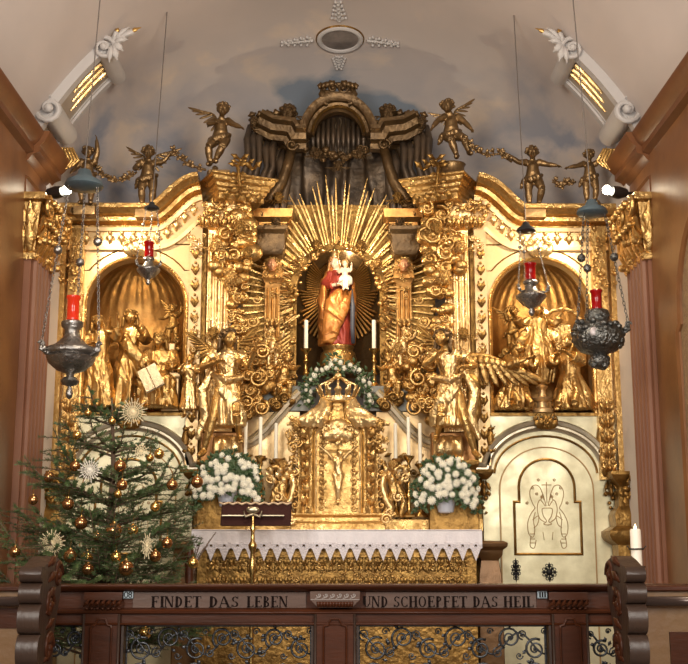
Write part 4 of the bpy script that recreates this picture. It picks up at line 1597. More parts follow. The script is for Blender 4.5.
# two large angels on the plinths
for s in (-1, 1):
    H = 1.20
    base = A(338 + s * 112, 455, 10.72)
    if s < 0:
        lab = 'gilded angel statue gesturing with raised arm, on plinth behind the flowers near the missal stand'
        pose = dict(hd=(.01, -.05, .905), nk=(0, -.01, .835), shR=(-.11, -.01, .80), elR=(-.20, -.05, .67), wrR=(-.07, -.15, .70),
                    shL=(.11, 0, .79), elL=(.17, -.08, .66), wrL=(.22, -.17, .78), hpR=(-.05, 0, .50), knR=(-.10, -.06, .27), anR=(-.17, -.02, .03),
                    hpL=(.06, 0, .50), knL=(.08, -.10, .31), anL=(.10, .04, .14))
        face = (.65, -1, -.25)
    else:
        lab = 'gilded angel statue with one long outstretched wing, on plinth beside the arched door'
        pose = dict(hd=(-.05, -.05, .905), nk=(-.01, -.01, .835), shR=(-.10, -.01, .80), elR=(-.20, -.10, .68), wrR=(-.10, -.18, .75),
                    shL=(.11, 0, .80), elL=(.20, -.07, .68), wrL=(.10, -.17, .66), hpR=(-.05, 0, .50), knR=(-.07, -.10, .31), anR=(-.10, .02, .14),
                    hpL=(.05, 0, .50), knL=(.11, -.06, .27), anL=(.19, -.02, .02))
        face = (-.75, -1, .1)
    an = T('angel_statue', lab, 'angel statue', base)
    hb = MB()
    J, me = body(H, pose, False, face, 0, 'long', hb, vox=.0085)
    bd = P('body', me, GOLD, an, local=True)
    P('hair', hb, BRONZE, bd, smooth=180, local=True)
    me = gown(H, [(0, 0, .815), (0, 0, .76), (0, 0, .63), (s * .0, -.01, .50), (s * -.01, -.02, .38), (s * -.02, -.01, .22)],
              [(.078, .050), (.094, .070), (.062, .054), (.085, .072), (.105, .085), (.115, .09)], k=8, amp=.17,
              sleeves=[([(-.09, 0, .80), tuple((Vector(pose['shR']).lerp(Vector(pose['elR']), .42)))], [.042, .046]),
                       ([(.09, 0, .80), tuple((Vector(pose['shL']).lerp(Vector(pose['elL']), .42)))], [.042, .046])],
              extra=[([(s * -.12, -.02, .60), (0, -.10, .565), (s * .12, -.04, .62)], [.022, .03, .022]),
                     ([(s * .08, -.06, .60), (s * .03, -.10, .50), (s * -.06, -.095, .40), (s * -.12, -.05, .30), (s * -.14, -.02, .22)], [(.012, .02), (.014, .04), (.014, .05), (.012, .045), (.006, .02)]),
                     ([(s * .12, .02, .66), (s * .20, .02, .50), (s * .17, .03, .30), (s * .23, .03, .12)], [(.015, .02), (.022, .04), (.022, .04), (.008, .02)])],
              seed=3 + s, drape=.007, dfreq=13, vox=.0088)
    garment(an, 'robe', me, GOLDB)
    m = MB(); wing(m, V(s * .10, .08, .78) * H, (s * 1, .05, -.25 if s > 0 else .9), (.66 if s > 0 else .30), (0, 0, 1), n=10, curve=.10)
    P('wing', m, GOLDD if s < 0 else GOLD, an, smooth=180, local=True)
    m = MB(); wing(m, V(-s * .06, .10, .80) * H, (-s * .5, .2, .8), .30, (0, 0, 1), n=8, curve=.15)
    P('wing', m, GOLDD, an, smooth=180, local=True)
    if s > 0:
        m = MB()
        m.loft([V(.16, .12, .95), V(.24, .10, .70), V(.25, .1, .4), V(.20, .08, .12)], [(.02, .03), (.03, .07), (.03, .06), (.015, .03)], 12, ref=(0, 1, 0))
        P('flying_drapery', remesh(m, .012, 1, .012, 12, .3, 4), GOLDD, an, local=True)

# Madonna and child
H = .97
zb_ = Z(347, 11.75)
base = V(-.0, 11.78, zb_)
MA = T('madonna_statue', 'painted standing crowned mother in orange mantle holding a child, in the central niche', 'madonna statue', base)
hb = MB()
pose = dict(hd=(-.045, -.035, .895), nk=(-.02, -.01, .825), shR=(-.115, 0, .79), elR=(-.17, -.05, .64), wrR=(-.02, -.17, .63),
            shL=(.095, 0, .79), elL=(.15, -.05, .65), wrL=(.07, -.18, .66))
J, me = body(H, pose, False, (.12, -1, -.05), .08, 'long', hb, legs=False, vox=.007)
bd = P('body', me, SKIN, MA, local=True, label='painted flesh of face and hands')
P('hair', hb, M('golden_brown_hair', (.42, .20, .07), .45, .4), bd, smooth=180, local=True)
me = gown(H, [(-.01, 0, .81), (-.01, 0, .74), (0, -.01, .60), (0, -.02, .42), (.01, -.02, .2), (.01, -.02, .01)],
          [(.075, .055), (.10, .075), (.10, .08), (.125, .10), (.15, .115), (.165, .13)], k=6, amp=.08,
          sleeves=[([(-.10, 0, .79), (-.165, -.04, .66), (-.07, -.13, .63)], [.045, .055, .04]), ([(.09, 0, .79), (.145, -.04, .66), (.09, -.14, .655)], [.045, .055, .04])], seed=5, drape=.009, dfreq=9, vox=.008)
garment(MA, 'gown', me, REDROBE, 'deep red gown')
m = MB()
# mantle: over the shoulders, wrapped across the front to one side
for pp, rr in (([(-.07, .02, .83), (-.17, .0, .70), (-.20, -.01, .50), (-.19, .0, .25), (-.19, .01, .02)], [(.04, .05), (.07, .05), (.09, .06), (.09, .06), (.09, .06)]),
               ([(.12, -.10, .62), (.03, -.14, .54), (-.06, -.15, .42), (-.10, -.145, .22), (-.11, -.13, .03)], [(.03, .03), (.035, .08), (.035, .11), (.035, .11), (.03, .09)]),
               ([(.15, -.06, .60), (.10, -.13, .48), (.02, -.155, .34), (-.06, -.155, .16), (-.12, -.13, .03)], [(.03, .04), (.03, .07), (.03, .09), (.03, .08), (.02, .05)]),
               ([(.08, .03, .80), (.17, .0, .66), (.19, -.01, .45), (.185, .0, .22), (.18, .0, .03)], [(.04, .04), (.06, .05), (.07, .04), (.06, .04), (.06, .04)]),
               ([(0, .07, .83), (0, .10, .6), (0, .11, .3), (0, .11, .02)], [(.03, .08), (.04, .14), (.04, .17), (.04, .18)])):
    m.loft([Vector(p) * H for p in pp], [(a * H, b * H) for a, b in rr], 12, ref=(0, 1, 0))
garment(MA, 'mantle', remesh(m, .0085, 2, .012, 10, .22, 6), ORROBE, 'orange gilded mantle')
m = MB()
m.loft([V(.165, -.07, .60) * H, V(.185, -.09, .42) * H, V(.18, -.09, .2) * H, V(.19, -.08, .03) * H], [(.015, .02), (.015, .03), (.015, .03), (.015, .025)], 10, ref=(0, 1, 0))
m.loft([V(.0, -.13, .66) * H, V(.08, -.18, .615) * H, V(.15, -.10, .60) * H], [(.02, .025)] * 3, 10)
garment(MA, 'mantle_lining', m.mesh('l', 180), BLUER, 'dull blue lining')
m = MB(); cr = J['hd'] + V(0, .005, .045)
m.lathe([(.052, 0), (.055, .018), (.050, .03), (.06, .07), (.045, .085), (.02, .10), (.008, .12), (.01, .14), (.002, .15)], cr, 16)
for k in range(8):
    t = 2 * PI * k / 8
    m.ell(cr + V(.062 * math.cos(t), .062 * math.sin(t), .075), .012, 6, 5)
P('crown', m, GOLDB, MA, smooth=180, local=True)
m = MB(); m.lathe([(.20, -.25), (.24, -.2), (.22, -.10), (.21, -.06), (.18, -.04), (.20, 0), (.19, .012), (.05, .012)], (0, 0, 0), 24, sy=.8)
P('pedestal', m, GOLD, MA, local=True)
# the child sits on her arm
hc = MB()
pc = dict(pel=(0, 0, .40), hpL=(.06, -.02, .38), hpR=(-.06, -.02, .38), knL=(.07, -.20, .40), knR=(-.05, -.20, .38), anL=(.06, -.22, .20), anR=(-.04, -.24, .18), elL=(.18, -.06, .66), wrL=(.20, -.14, .80), elR=(-.19, -.08, .62), wrR=(-.22, -.20, .62))
J2, me = body(.40, pc, True, (-.25, -1, 0), -.1, 'short', hc, vox=.0065)
me.transform(Matrix.Translation((.085, -.13, .49)))
cb = P('child', me, SKIN, MA, local=True, label='small painted child on her arm')
hc.v = [(a + .085, b - .13, c + .49) for a, b, c in hc.v]
P('child_hair', hc, M('fair_hair', (.5, .3, .12), .5, .2), cb, smooth=180, local=True)
m = MB(); m.loft([V(.02, -.17, .66), V(.09, -.20, .64), V(.16, -.16, .66)], [(.03, .05), (.04, .07), (.03, .05)], 10)
P('child_wrap', remesh(m, .008, 1, .006, 20, .4, 1), M('white_wrap', (.72, .66, .55), .5), cb, local=True)

MA.scale = (.84, .92, 1.03)

# ---- putti on the cornice, holding up the garland
BR = M('brown_gilded_putto', (.30, .19, .085), .38, .8, .3, 24, .7, 9, (.13, .08, .04))


def putto_at(px, py, Y, H, pose, wings, face, label, tilt=0, rz=0, ped=None):
    b = A(px, py, Y)
    H *= 1.1
    t = make_putto('putto_statue', H, pose, BR, wings, face, tilt, True, b, label, 'putti on the cornice', rz)
    m = MB()
    if ped == 'drum':
        m.lathe([(.13, -.14), (.14, -.12), (.12, -.10), (.12, -.03), (.135, -.01), (.10, .005)], (0, .0, 0), 20)
    else:
        cloud(m, [(-.06, 0, -.05), (.07, 0, -.05)], .05, random.Random(px), 6)
        m.box(-.10, -.07, -.12, .10, .08, -.04)
    P('cloud_base' if not ped else 'drum_base', m, BR, t, smooth=60, local=True)
    return t


putto_at(220, 168, 10.85, .62, dict(hd=(.03, -.06, .86), elL=(.20, -.10, .62), wrL=(.30, -.16, .56), elR=(-.17, -.12, .62), wrR=(-.06, -.22, .60), knL=(.04, -.16, .26), anL=(-.06, -.10, .08), knR=(-.16, -.12, .28), anR=(-.14, -.06, .05)),
         [((-.85, .1, .55), .42, (0, 0, 1))], (.1, -1, -.1), 'winged putto leaning on the tall block between the tree side and canopy')
putto_at(147, 207, 10.8, .58, dict(elL=(.22, -.04, .70), wrL=(.30, -.06, .78), elR=(-.20, -.05, .60), wrR=(-.14, -.16, .55), knR=(-.08, -.08, .25)),
         [((-.7, .1, .7), .36, (0, 0, 1)), ((.8, .1, .55), .42, (0, 0, 1))], (.15, -1, -.15), 'putto with two spread wings above the reading figure\'s niche')
putto_at(86, 204, 10.6, .54, dict(elL=(.16, -.05, .85), wrL=(.14, -.06, 1.05), elR=(-.18, -.05, .58), wrR=(-.2, -.16, .5)),
         [], (.2, -1, -.1), 'dark putto with raised arm behind the hanging lamp crown near the corner', ped=None)
putto_at(452, 164, 10.85, .62, dict(hd=(-.06, -.04, .86), elL=(.20, -.06, .60), wrL=(.27, -.14, .48), elR=(-.20, -.05, .64), wrR=(-.28, -.10, .52), hpL=(.07, -.03, .42), knL=(.16, -.16, .34), anL=(.24, -.10, .14), knR=(-.02, -.16, .30), anR=(.06, -.12, .08)),
         [((.65, .1, .75), .38, (0, 0, 1)), ((-.9, .1, .45), .25, (0, 0, 1))], (-.3, -1, 0), 'winged putto sitting on a drum pedestal at the canopy\'s edge', ped='drum')
putto_at(534, 207, 10.8, .58, dict(elR=(-.22, -.04, .70), wrR=(-.38, -.08, .80), elL=(.22, -.05, .66), wrL=(.34, -.12, .62), knL=(.11, -.12, .26)),
         [], (-.2, -1, -.1), 'wingless putto standing with both arms spread on the low cornice')
putto_at(591, 203, 10.6, .50, dict(elR=(-.22, -.04, .66), wrR=(-.38, -.08, .62), elL=(.20, -.05, .78), wrL=(.26, -.08, .90)),
         [], (-.2, -1, -.1), 'dark putto lifting an arm beside the spot lamp by the corner')


def garland(pts, Y, label, r=.028):
    P_ = [A(a, b, Y) for a, b in pts]
    c = P_[0]
    m = MB()
    m.loft(P_, .012, 6)
    t = T('flower_garland', label, 'garland', c, 'garlands held by putti')
    P('stem', m, BR, t, smooth=180)
    r2 = random.Random(int(pts[0][0]))
    fl = MB(); lf = MB()
    for i in range(len(P_) - 1):
        n = max(2, int((P_[i + 1] - P_[i]).length / .045))
        for k in range(n):
            p = P_[i].lerp(P_[i + 1], k / n) + V(0, -.02, r2.uniform(-.015, .015))
            if r2.random() < .55:
                q = MB(); rosette(q, (0, 0, 0), r * r2.uniform(.8, 1.4), 5); fl.merge(q, Matrix.Translation(p))
            for j in range(3):
                a_ = r2.uniform(0, 2 * PI)
                lf.leaf(p, p + V(.055 * math.cos(a_), -.02, .05 * math.sin(a_)), .016, .007, .01, n=5)
    P('flowers', fl, BR, t, smooth=180); P('leaves', lf, BR, t, smooth=180)


garland([(95, 168), (106, 176), (116, 181), (128, 178), (137, 172)], 10.7, 'gilded flower garland sagging between the corner putto and the wide-winged putto')
garland([(174, 152), (180, 158), (187, 163), (196, 167), (206, 170)], 10.75, 'gilded flower garland running down from a wing tip to the leaning putto')
garland([(467, 140), (476, 151), (487, 155), (500, 154), (512, 162)], 10.75, 'gilded flower garland hanging from the seated putto to the wingless putto')
garland([(554, 182), (561, 187), (568, 183), (576, 182)], 10.65, 'short gilded flower garland ending at the lifting corner putto')

# ---- putti at the feet of the cloud columns
for s, lb in ((-1, 'golden putto crouching on the attic beside the niche, nearer the missal stand'), (1, 'golden putto crouching on the attic beside the niche, nearer the long-winged angel')):
    b = A(338 + s * 54, 402, 11.15)
    t = make_putto('putto_statue', .50, dict(hd=(-s * .05, -.07, .84), pel=(s * .05, .02, .40), hpL=(.07 + s * .05, 0, .38), hpR=(-.06 + s * .05, 0, .38), knL=(.12, -.16, .34), anL=(.10, -.12, .10), knR=(-.08, -.16, .30), anR=(-.12, -.02, .08), elL=(.20, -.10, .62), wrL=(.22 - s * .06, -.22, .66), elR=(-.2, -.1, .62), wrR=(-.22 - s * .06, -.2, .66)),
                   GOLD, [((s * .8, .1, .5), .45, (0, 0, 1))], (-s * .6, -1, 0), 0, True, b, lb, 'putti beside the niche')
    m = MB(); cloud(m, [(-.12, 0, 0), (.12, 0, -.02)], .07, random.Random(8), 9)
    P('cloud_base', m, GOLDD, t, smooth=180, local=True)
    t2 = A(338 + s * 66, 372, 11.2)
    t3 = make_putto('putto_statue', .46, dict(hd=(s * .06, -.05, .85), elL=(.2, -.08, .70), wrL=(.26, -.14, .85), elR=(-.2, -.08, .6), wrR=(-.26, -.14, .5)), GOLDB, [], (s * .4, -1, .1), .1, True, t2,
                    'small bright putto standing among the cloud curls, on the %s side' % ('tree' if s < 0 else 'long-winged angel\'s'), 'putti beside the niche')
    m = MB(); cloud(m, [(-.07, 0, 0), (.09, 0, -.02)], .06, random.Random(9), 8)
    P('cloud_base', m, GOLD, t3, smooth=180, local=True)

# ---- little angels on the niche pilasters
for px, lab in ((189, 'small gilded angel herm on the pilaster next to the reading figure'), ):
    b = A(px, 418, 10.88)
    m = MB(); hb = MB()
    an = T('angel_statuette', lab, 'angel statuette', b)
    J, me = body(.62, dict(elL=(.15, -.1, .68), wrL=(.05, -.17, .72), elR=(-.17, -.08, .68), wrR=(-.1, -.17, .76)), False, (-.3, -1, 0), 0, 'short', hb, vox=.008)
    bd = P('body', me, GOLD, an, local=True); P('hair', hb, GOLD, bd, smooth=180, local=True)
    P('robe', gown(.62, [(0, 0, .81), (0, 0, .74), (0, 0, .6), (0, 0, .4), (0, 0, .12)], [(.08, .055), (.10, .075), (.075, .065), (.11, .09), (.13, .11)], k=6, drape=.01, vox=.008, sleeves=[([(-.09, 0, .8), (-.15, -.06, .70)], [.045, .06]), ([(.09, 0, .8), (.14, -.08, .70)], [.045, .06])]), GOLDB, an, local=True)

# ---- groups in the niches
def saint(name, cat, label, px, py, Y, H, pose, face, gpts, grad, mat=GOLD, bmat=GOLD, k=7, seed=1, extra=None, sleeves=True, hairstyle='long', rz=0, wings=()):
    b = A(px, py, Y)
    t = T(name, label, cat, b, rz=rz)
    hb = MB()
    J, me = body(H, pose, False, face, 0, hairstyle, hb, vox=.0085)
    bd = P('body', me, bmat, t, local=True); P('hair', hb, GOLDD, bd, smooth=180, local=True)
    po = dict(ADULT); po.update(pose)
    sl = [([po['sh' + S], tuple(Vector(po['el' + S])), tuple(Vector(po['el' + S]).lerp(Vector(po['wr' + S]), .6))], [.045, .052, .055]) for S in 'LR'] if sleeves else ()
    P('robe', gown(H, gpts, grad, k=k, sleeves=sl, extra=extra, drape=.011, dfreq=10, seed=seed, vox=.0088), mat, t, local=True)
    for d, L, up in wings:
        m = MB(); wing(m, J['chs'] + V(.03 * (1 if d[0] > 0 else -1), .05, .02), d, L, up, n=8); P('wing', m, mat, t, smooth=180, local=True)
    return t


STG = [(0, 0, .815), (0, 0, .74), (0, -.01, .60), (0, -.01, .42), (0, -.01, .20), (0, 0, .01)]
STR = [(.08, .055), (.105, .078), (.082, .07), (.12, .095), (.145, .12), (.16, .135)]
KNG = [(0, 0, .56), (0, 0, .48), (0, 0, .36), (0, .02, .26), (0, .05, .14), (0, .10, .01)]
KNR = [(.085, .06), (.105, .08), (.085, .075), (.13, .12), (.165, .17), (.19, .22)]


def kneel(sgn):
    return dict(pel=(0, .02, .27), wst=(0, .0, .36), chs=(0, -.01, .48), nk=(0, -.02, .575), hd=(0, -.05, .65), shL=(.105, -.01, .545), shR=(-.105, -.01, .545),
                elL=(.15, -.12, .45), wrL=(.05, -.24, .52), elR=(-.15, -.12, .45), wrR=(-.05, -.24, .50), hpL=(.06, .02, .25), hpR=(-.06, .02, .25), knL=(.08, -.16, .06), knR=(-.08, -.16, .06), anL=(.07, .14, .04), anR=(-.07, .14, .04),
                ftL=(0, 1, .1), ftR=(0, 1, .1))


saint('saint_statue', 'saint statue', 'gilded standing figure holding a raised arm, outer side of the tree\'s niche', 98, 408, 11.05, .92,
      dict(hd=(-.02, -.04, .905), elL=(.19, -.06, .72), wrL=(.20, -.12, .90), elR=(-.15, -.08, .66), wrR=(-.05, -.17, .66)), (.5, -1, .1), STG, STR, seed=2)
saint('saint_statue', 'saint statue', 'tall gilded figure in the middle of the niche behind the tree top', 127, 412, 11.15, 1.02,
      dict(hd=(.01, -.04, .905), elR=(-.18, -.08, .70), wrR=(-.16, -.18, .82), elL=(.17, -.08, .68), wrL=(.12, -.2, .76)), (.2, -1, -.1), STG, STR, seed=4,
      extra=[([(-.1, -.04, .76), (0, -.12, .62), (.12, -.1, .5), (.14, -.05, .3)], [(.02, .04), (.03, .06), (.03, .07), (.02, .04)])])
RD = saint('saint_statue', 'saint statue', 'gilded seated figure reading an open book in the niche', 160, 410, 10.98, .98,
      dict(pel=(0, .04, .30), wst=(0, .03, .38), chs=(0, .0, .50), nk=(-.01, -.01, .595), hd=(-.02, -.05, .675), shL=(.105, 0, .565), shR=(-.105, 0, .565), elL=(.15, -.10, .43), wrL=(.06, -.22, .42), elR=(-.16, -.10, .43), wrR=(-.10, -.24, .42),
           hpL=(.06, 0, .28), hpR=(-.06, 0, .28), knL=(.10, -.24, .28), knR=(-.10, -.24, .26), anL=(.09, -.24, .04), anR=(-.10, -.20, .04)), (-.35, -1, -.35),
      [(0, 0, .58), (0, 0, .50), (0, .01, .38), (0, -.08, .29), (0, -.12, .16), (0, -.12, .01)], [(.085, .06), (.105, .08), (.095, .085), (.15, .18), (.15, .16), (.17, .17)], seed=6)
m = MB()
bk = A(151, 378, 10.62)
q = MB(); q.box(-.09, -.012, -.13, -.004, .012, .13); q.box(.004, -.012, -.13, .09, .012, .13)
m.merge(q, Matrix.Translation(bk) @ Matrix.Rotation(math.radians(-28), 4, 'Y') @ Matrix.Rotation(math.radians(-25), 4, 'X'))
one('open_book', m, M('pale_gilded_book', (.62, .52, .36), .4, .4, .4, 60, .5, 30), bk, 'open gilded book held by the seated reading figure', 'book')
m = MB(); b = A(171, 412, 11.0); w1 = .075
m.stack(b.x, b.y, .15, .16, [(b.z, .01), (b.z + .04, 0), (Z(380), 0), (Z(378), .015), (Z(374), .015)])
one('book_desk', m, PALEW, b, 'plain pale gilded block desk at the reading figure\'s elbow', 'desk', bevel=.005)
m = MB(); b = A(171, 373, 11.02)
m.box(b.x - .035, b.y - .05, b.z, b.x + .035, b.y + .02, Z(344))
one('standing_book', m, PALEW, b, 'tall pale book standing on the block desk in the niche', 'book', bevel=.006)
b = A(172, 345, 11.15)
t = make_putto('putto_statue', .42, dict(elL=(.2, -.08, .75), wrL=(.2, -.1, .9)), GOLDD, [((-.5, .1, .8), .4, (0, 0, 1)), ((.6, .1, .7), .3, (0, 0, 1))], (-.4, -1, -.2), 0, True, b, 'dark winged putto hovering above the standing book in the niche')
m = MB(); cloud(m, [(-.08, 0, 0), (.08, 0, -.03)], .06, random.Random(3), 8); P('cloud_base', m, GOLDD, t, smooth=180, local=True)

saint('risen_figure', 'saint statue', 'golden figure in swirling robes with open arms, centre of the uncovered niche', 540, 384, 11.12, .80,
      dict(hd=(0, -.03, .905), elR=(-.22, -.04, .72), wrR=(-.30, -.12, .84), elL=(.21, -.05, .73), wrL=(.27, -.12, .86)), (-.2, -1, .1), STG,
      [(.085, .06), (.115, .085), (.11, .09), (.18, .13), (.21, .15), (.14, .11)], seed=8, k=9,
      extra=[([(-.1, -.04, .70), (-.22, -.08, .52), (-.28, -.06, .40), (-.22, -.04, .26)], [(.02, .05), (.03, .07), (.03, .07), (.01, .04)]), ([(.1, -.04, .66), (.2, -.08, .55), (.26, -.06, .42), (.30, -.02, .36)], [(.02, .05), (.03, .07), (.03, .06), (.01, .03)])])
saint('kneeling_figure', 'kneeling statue', 'golden kneeling robed figure at the foot of the niche, nearer the angel\'s wing', 516, 411, 10.95, .92, kneel(1), (.6, -1, .5), KNG, KNR, seed=9, rz=math.radians(30))
saint('kneeling_figure', 'kneeling statue', 'golden kneeling robed figure at the foot of the niche, nearer the dark hanging lamp', 572, 411, 10.95, 1.0, kneel(1), (-.6, -1, .5), KNG, KNR, seed=12, rz=math.radians(-30))
b = A(513, 352, 11.1)
t = make_putto('putto_statue', .46, dict(hd=(.04, -.05, .86), elR=(-.16, -.04, .85), wrR=(-.08, -.06, .95), elL=(.2, -.08, .6), wrL=(.28, -.14, .55)), GOLDD, [((-.7, .1, .6), .4, (0, 0, 1))], (.4, -1, -.2), 0, True, b, 'dark golden putto hovering under the shell, beside the open-armed figure')
m = MB(); cloud(m, [(-.08, 0, 0), (.08, 0, -.03)], .06, random.Random(3), 8); P('cloud_base', m, GOLDD, t, smooth=180, local=True)
b = A(556, 345, 11.15)
m = MB(); m.loft([A(x_, y_, 11.1) for x_, y_ in ((546, 316), (552, 311), (562, 309), (573, 311), (580, 318), (583, 330))], [.012, .018, .02, .02, .018, .012], 8)
m.box(b.x - .02, b.y - .04, Z(356), b.x + .14, b.y + .0, Z(322))
one('curved_rail_relief', m, GOLD, b, 'gilded panel under a curved branch, behind the open-armed figure', 'relief')
m = MB(); b = A(543, 413, 10.98)
m.lathe([(.10, 0), (.10, .03), (.06, .05), (.05, .10), (.09, .12), (.10, .14), (.04, .16), (.03, .22), (.06, .25), (.02, .28)], b, 16)
one('gilded_vase', m, PALEW, b, 'pale gilded stepped vase between the two kneeling figures', 'vase')
# little lamps glowing inside the side niches
for px, py, lab in ((347, 262, 'glaring lamp behind the crowned mother statue'), (136, 325, 'tiny glowing niche lamp behind the tall figure near the tree top'), (546, 312, 'tiny glowing niche lamp behind the open-armed figure')):
    b = A(px, py, 11.25 if px != 347 else 11.93)
    t = T('niche_lamp', lab, 'lamp', b)
    m = MB(); m.ell(b, .018, 10, 8); P('bulb', m, BULB, t, smooth=180)
    m = MB(); m.lathe([(.012, -.06), (.02, -.02), (.02, -.012)], b, 10); P('socket', m, BRASS, t)
    lamp('niche_lamp_light', 'POINT', b + V(0, -.06, 0), 2.2, (1, .8, .5), .03)
# ================================================================= ALTAR TABLE
YT = 10.2
xl, xr = X(196, YT), X(478, YT)
ztop = A(338, 531, YT).z
m = MB(); m.box(xl + .06, YT + .06, .45, xr - .06, 11.05, ztop - .06)
AT = T('altar_table', 'broad altar table with gilded relief front beneath the white cloth', 'altar', (0, YT + .4, .45))
P('body', m, GOLDD, AT)
m = MB(); m.box(xl + .02, YT + .01, ztop - .06, xr - .02, 11.1, ztop)
P('table_slab', m, PALE, AT)
z0, z1 = A(338, 588, YT).z, A(338, 556, YT).z
m = MB(); cells(m, xl + .08, xr - .08, z0 + .12, z1 + .0, YT + .062, 30, .005); cells(m, xl + .10, xr - .10, z0 - .03, z0 + .11, YT + .062, 30, .005)
P('relief_scrolls', m, GOLDD, AT, smooth=180)
m = MB(); scatter(m, xl + .1, xr - .1, z0 - .16, z1 + .01, YT + .05, 620, .017, random.Random(4), .012, 'sslp')
P('relief_foliage', m, GOLD, AT, smooth=180)
m = MB(); m.box(xl + .03, YT + .02, z1 - .01, xr - .03, YT + .06, z1 + .03); m.box(xl + .05, YT + .03, .45, xl + .13, YT + .07, z1); m.box(xr - .13, YT + .03, .45, xr - .05, YT + .07, z1)
P('relief_frame', m, GOLDD, AT)
m = MB(); m.box(xl + .02, YT - .02, .45, xr - .02, YT + .06, .62); m.box(xl + .02, YT - .01, z0 - .26, xr - .02, YT + .06, z0 - .20)
P('plinth', m, GOLDD, AT)
# red brown pedestals at the table's ends
for s, lb in ((-1, 'red-brown moulded pedestal at the altar table end, beside the tree'), (1, 'red-brown moulded pedestal at the altar table end, beside the uncovered door')):
    b = A(338 + s * 150, 560, 10.6)
    m = MB(); zz = lambda py: A(338, py, 10.6).z
    m.stack(b.x, 10.62, .16, .30, [(.45, .03), (zz(575), .02), (zz(560), .0), (zz(555), .03), (zz(550), .035), (zz(547), .07), (zz(543), .075), (zz(541), .04)])
    one('end_pedestal', m, M('red_brown_gilt_wood_%s' % ('l' if s < 0 else 'r'), (.17, .085, .03), .35, .45, .2, 14, .6, 6), (b.x, 10.62, .45), lb, 'pedestal', 'pedestals at the altar table ends', bevel=.006)
# cloth: top sheet and a zigzag lace front
CLT = T('altar_cloth', 'white linen altar cloth with a zigzag lace hem', 'altar cloth', (0, YT + .3, ztop))
m = MB(); m.box(xl, YT - .012, ztop + .002, xr, YT + .62, ztop + .012)
P('top_sheet', m, CLOTH, CLT, bevel=.004)
zf = lambda py: A(338, py, YT).z
m = MB()
n = 240
vs = []
for i in range(n + 1):
    x = xl + (xr - xl) * i / n
    dy = .006 * math.sin(i * .33) + .004 * math.sin(i * .81)
    for k, py in enumerate((531, 538, 544)):
        vs.append((x, YT - .014 + dy * k / 2, zf(py)))
m.add(vs, [(i * 3 + k, i * 3 + 3 + k, i * 3 + 4 + k, i * 3 + 1 + k) for i in range(n) for k in range(2)])
P('front_band', m, CLOTH, CLT, smooth=180)
m = MB()
nt_ = 22
wv = (xr - xl) / nt_
for i in range(nt_):
    xa = xl + wv * i
    zt_, zm, zb2 = zf(542.5), zf(548), zf(561)
    yy = YT - .018
    # each tooth is a pointed lace panel with eyelets left open
    for k in range(2):
        x0_ = xa + wv * .5 * k
        # columns of narrow strips around small openings
        pass
    poly = [(xa, zt_), (xa, zm), (xa + wv * .14, zm - .01), (xa + wv * .5, zb2), (xa + wv * .86, zm - .01), (xa + wv, zm), (xa + wv, zt_)]
    c = (xa + wv * .5, (zt_ + zm) / 2 + .004)
    # star shaped opening in the middle
    hole = [(c[0] + .018 * math.cos(t) * (1 if j % 2 else .5), c[1] + .026 * math.sin(t) * (1 if j % 2 else .5)) for j, t in enumerate([2 * PI * j / 8 for j in range(8)])]
    full = [(xa, zt_), (c[0], zt_)] + [(hole[(2 + j) % 8]) for j in range(0, 9)][::1] + [(c[0], zt_), (xa + wv, zt_), (xa + wv, zm), (xa + wv * .86, zm - .01), (xa + wv * .5, zb2), (xa + wv * .14, zm - .01), (xa, zm)]
    vsx = [(p[0], yy + .004 * math.sin(i * 1.9 + p[0] * 40), p[1]) for p in full]
    m.add(vsx, [tuple(range(len(vsx)))])
P('lace_hem', m, LACE, CLT, smooth=0)
m = MB(); m.box(xl, YT - .02, zf(544) - .004, xr, YT - .012, zf(544) + .004)
P('hem_braid', m, CLOTH, CLT)

# gradine behind the table top
zg = A(338, 519, 10.85).z
GR = T('altar_gradine', 'low gilded shelf behind the altar cloth carrying candles and flowers', 'shelf', (0, 10.95, ztop + .012))
m = MB(); m.box(X(200, 10.84), 10.86, ztop + .013, X(480, 10.84), 11.15, zg)
P('shelf', m, GOLD, GR, bevel=.006)

# ================================================================= TABERNACLE
TB = T('tabernacle', 'gilded tabernacle under a crowned draped canopy, with a crucifix on its door', 'tabernacle', (0, 10.75, ztop + .013))
YB = 10.66
zt_ = lambda py: A(338, py, YB).z
m = MB(); m.stack(0, 10.80, .84, .26, [(ztop + .014, .01), (zt_(524), .01), (zt_(521), -.01), (zt_(517), -.01), (zt_(515), .02), (zt_(513), .02)])
P('base', m, GOLD, TB, bevel=.006)
m = MB(); m.box(-.34, 10.72, zt_(513), .34, 11.0, zt_(425))
P('case', m, GOLDD, TB)
m = MB(); dr = [(-.20, zt_(513))] + arc(0, zt_(436), .20, 180, 0, 16, rz=.12) + [(.20, zt_(513))]
m.prism(dr, 10.70, 10.73)
dd = P('door', m, GOLD, TB)
m = MB(); m.mould(dr, [(0, -.005), (.02, -.005), (.025, .008), (.015, .022), (0, .022)], 10.70)
P('door_moulding', m, GOLDB, dd)
m = MB(); r_ = random.Random(12)
for q in (-1, 1):
    for k in range(9):
        zz = zt_(508) + k * .085
        m.scroll((q * .145, 10.69, zz), .032, 1.4, .009, q * (1 if k % 2 else -1), 0, 6)
        m.leaf((q * .13, 10.69, zz + .03), (q * .17, 10.68, zz + .08), .016, .008, .01)
P('door_relief', m, GOLD, dd, smooth=180)
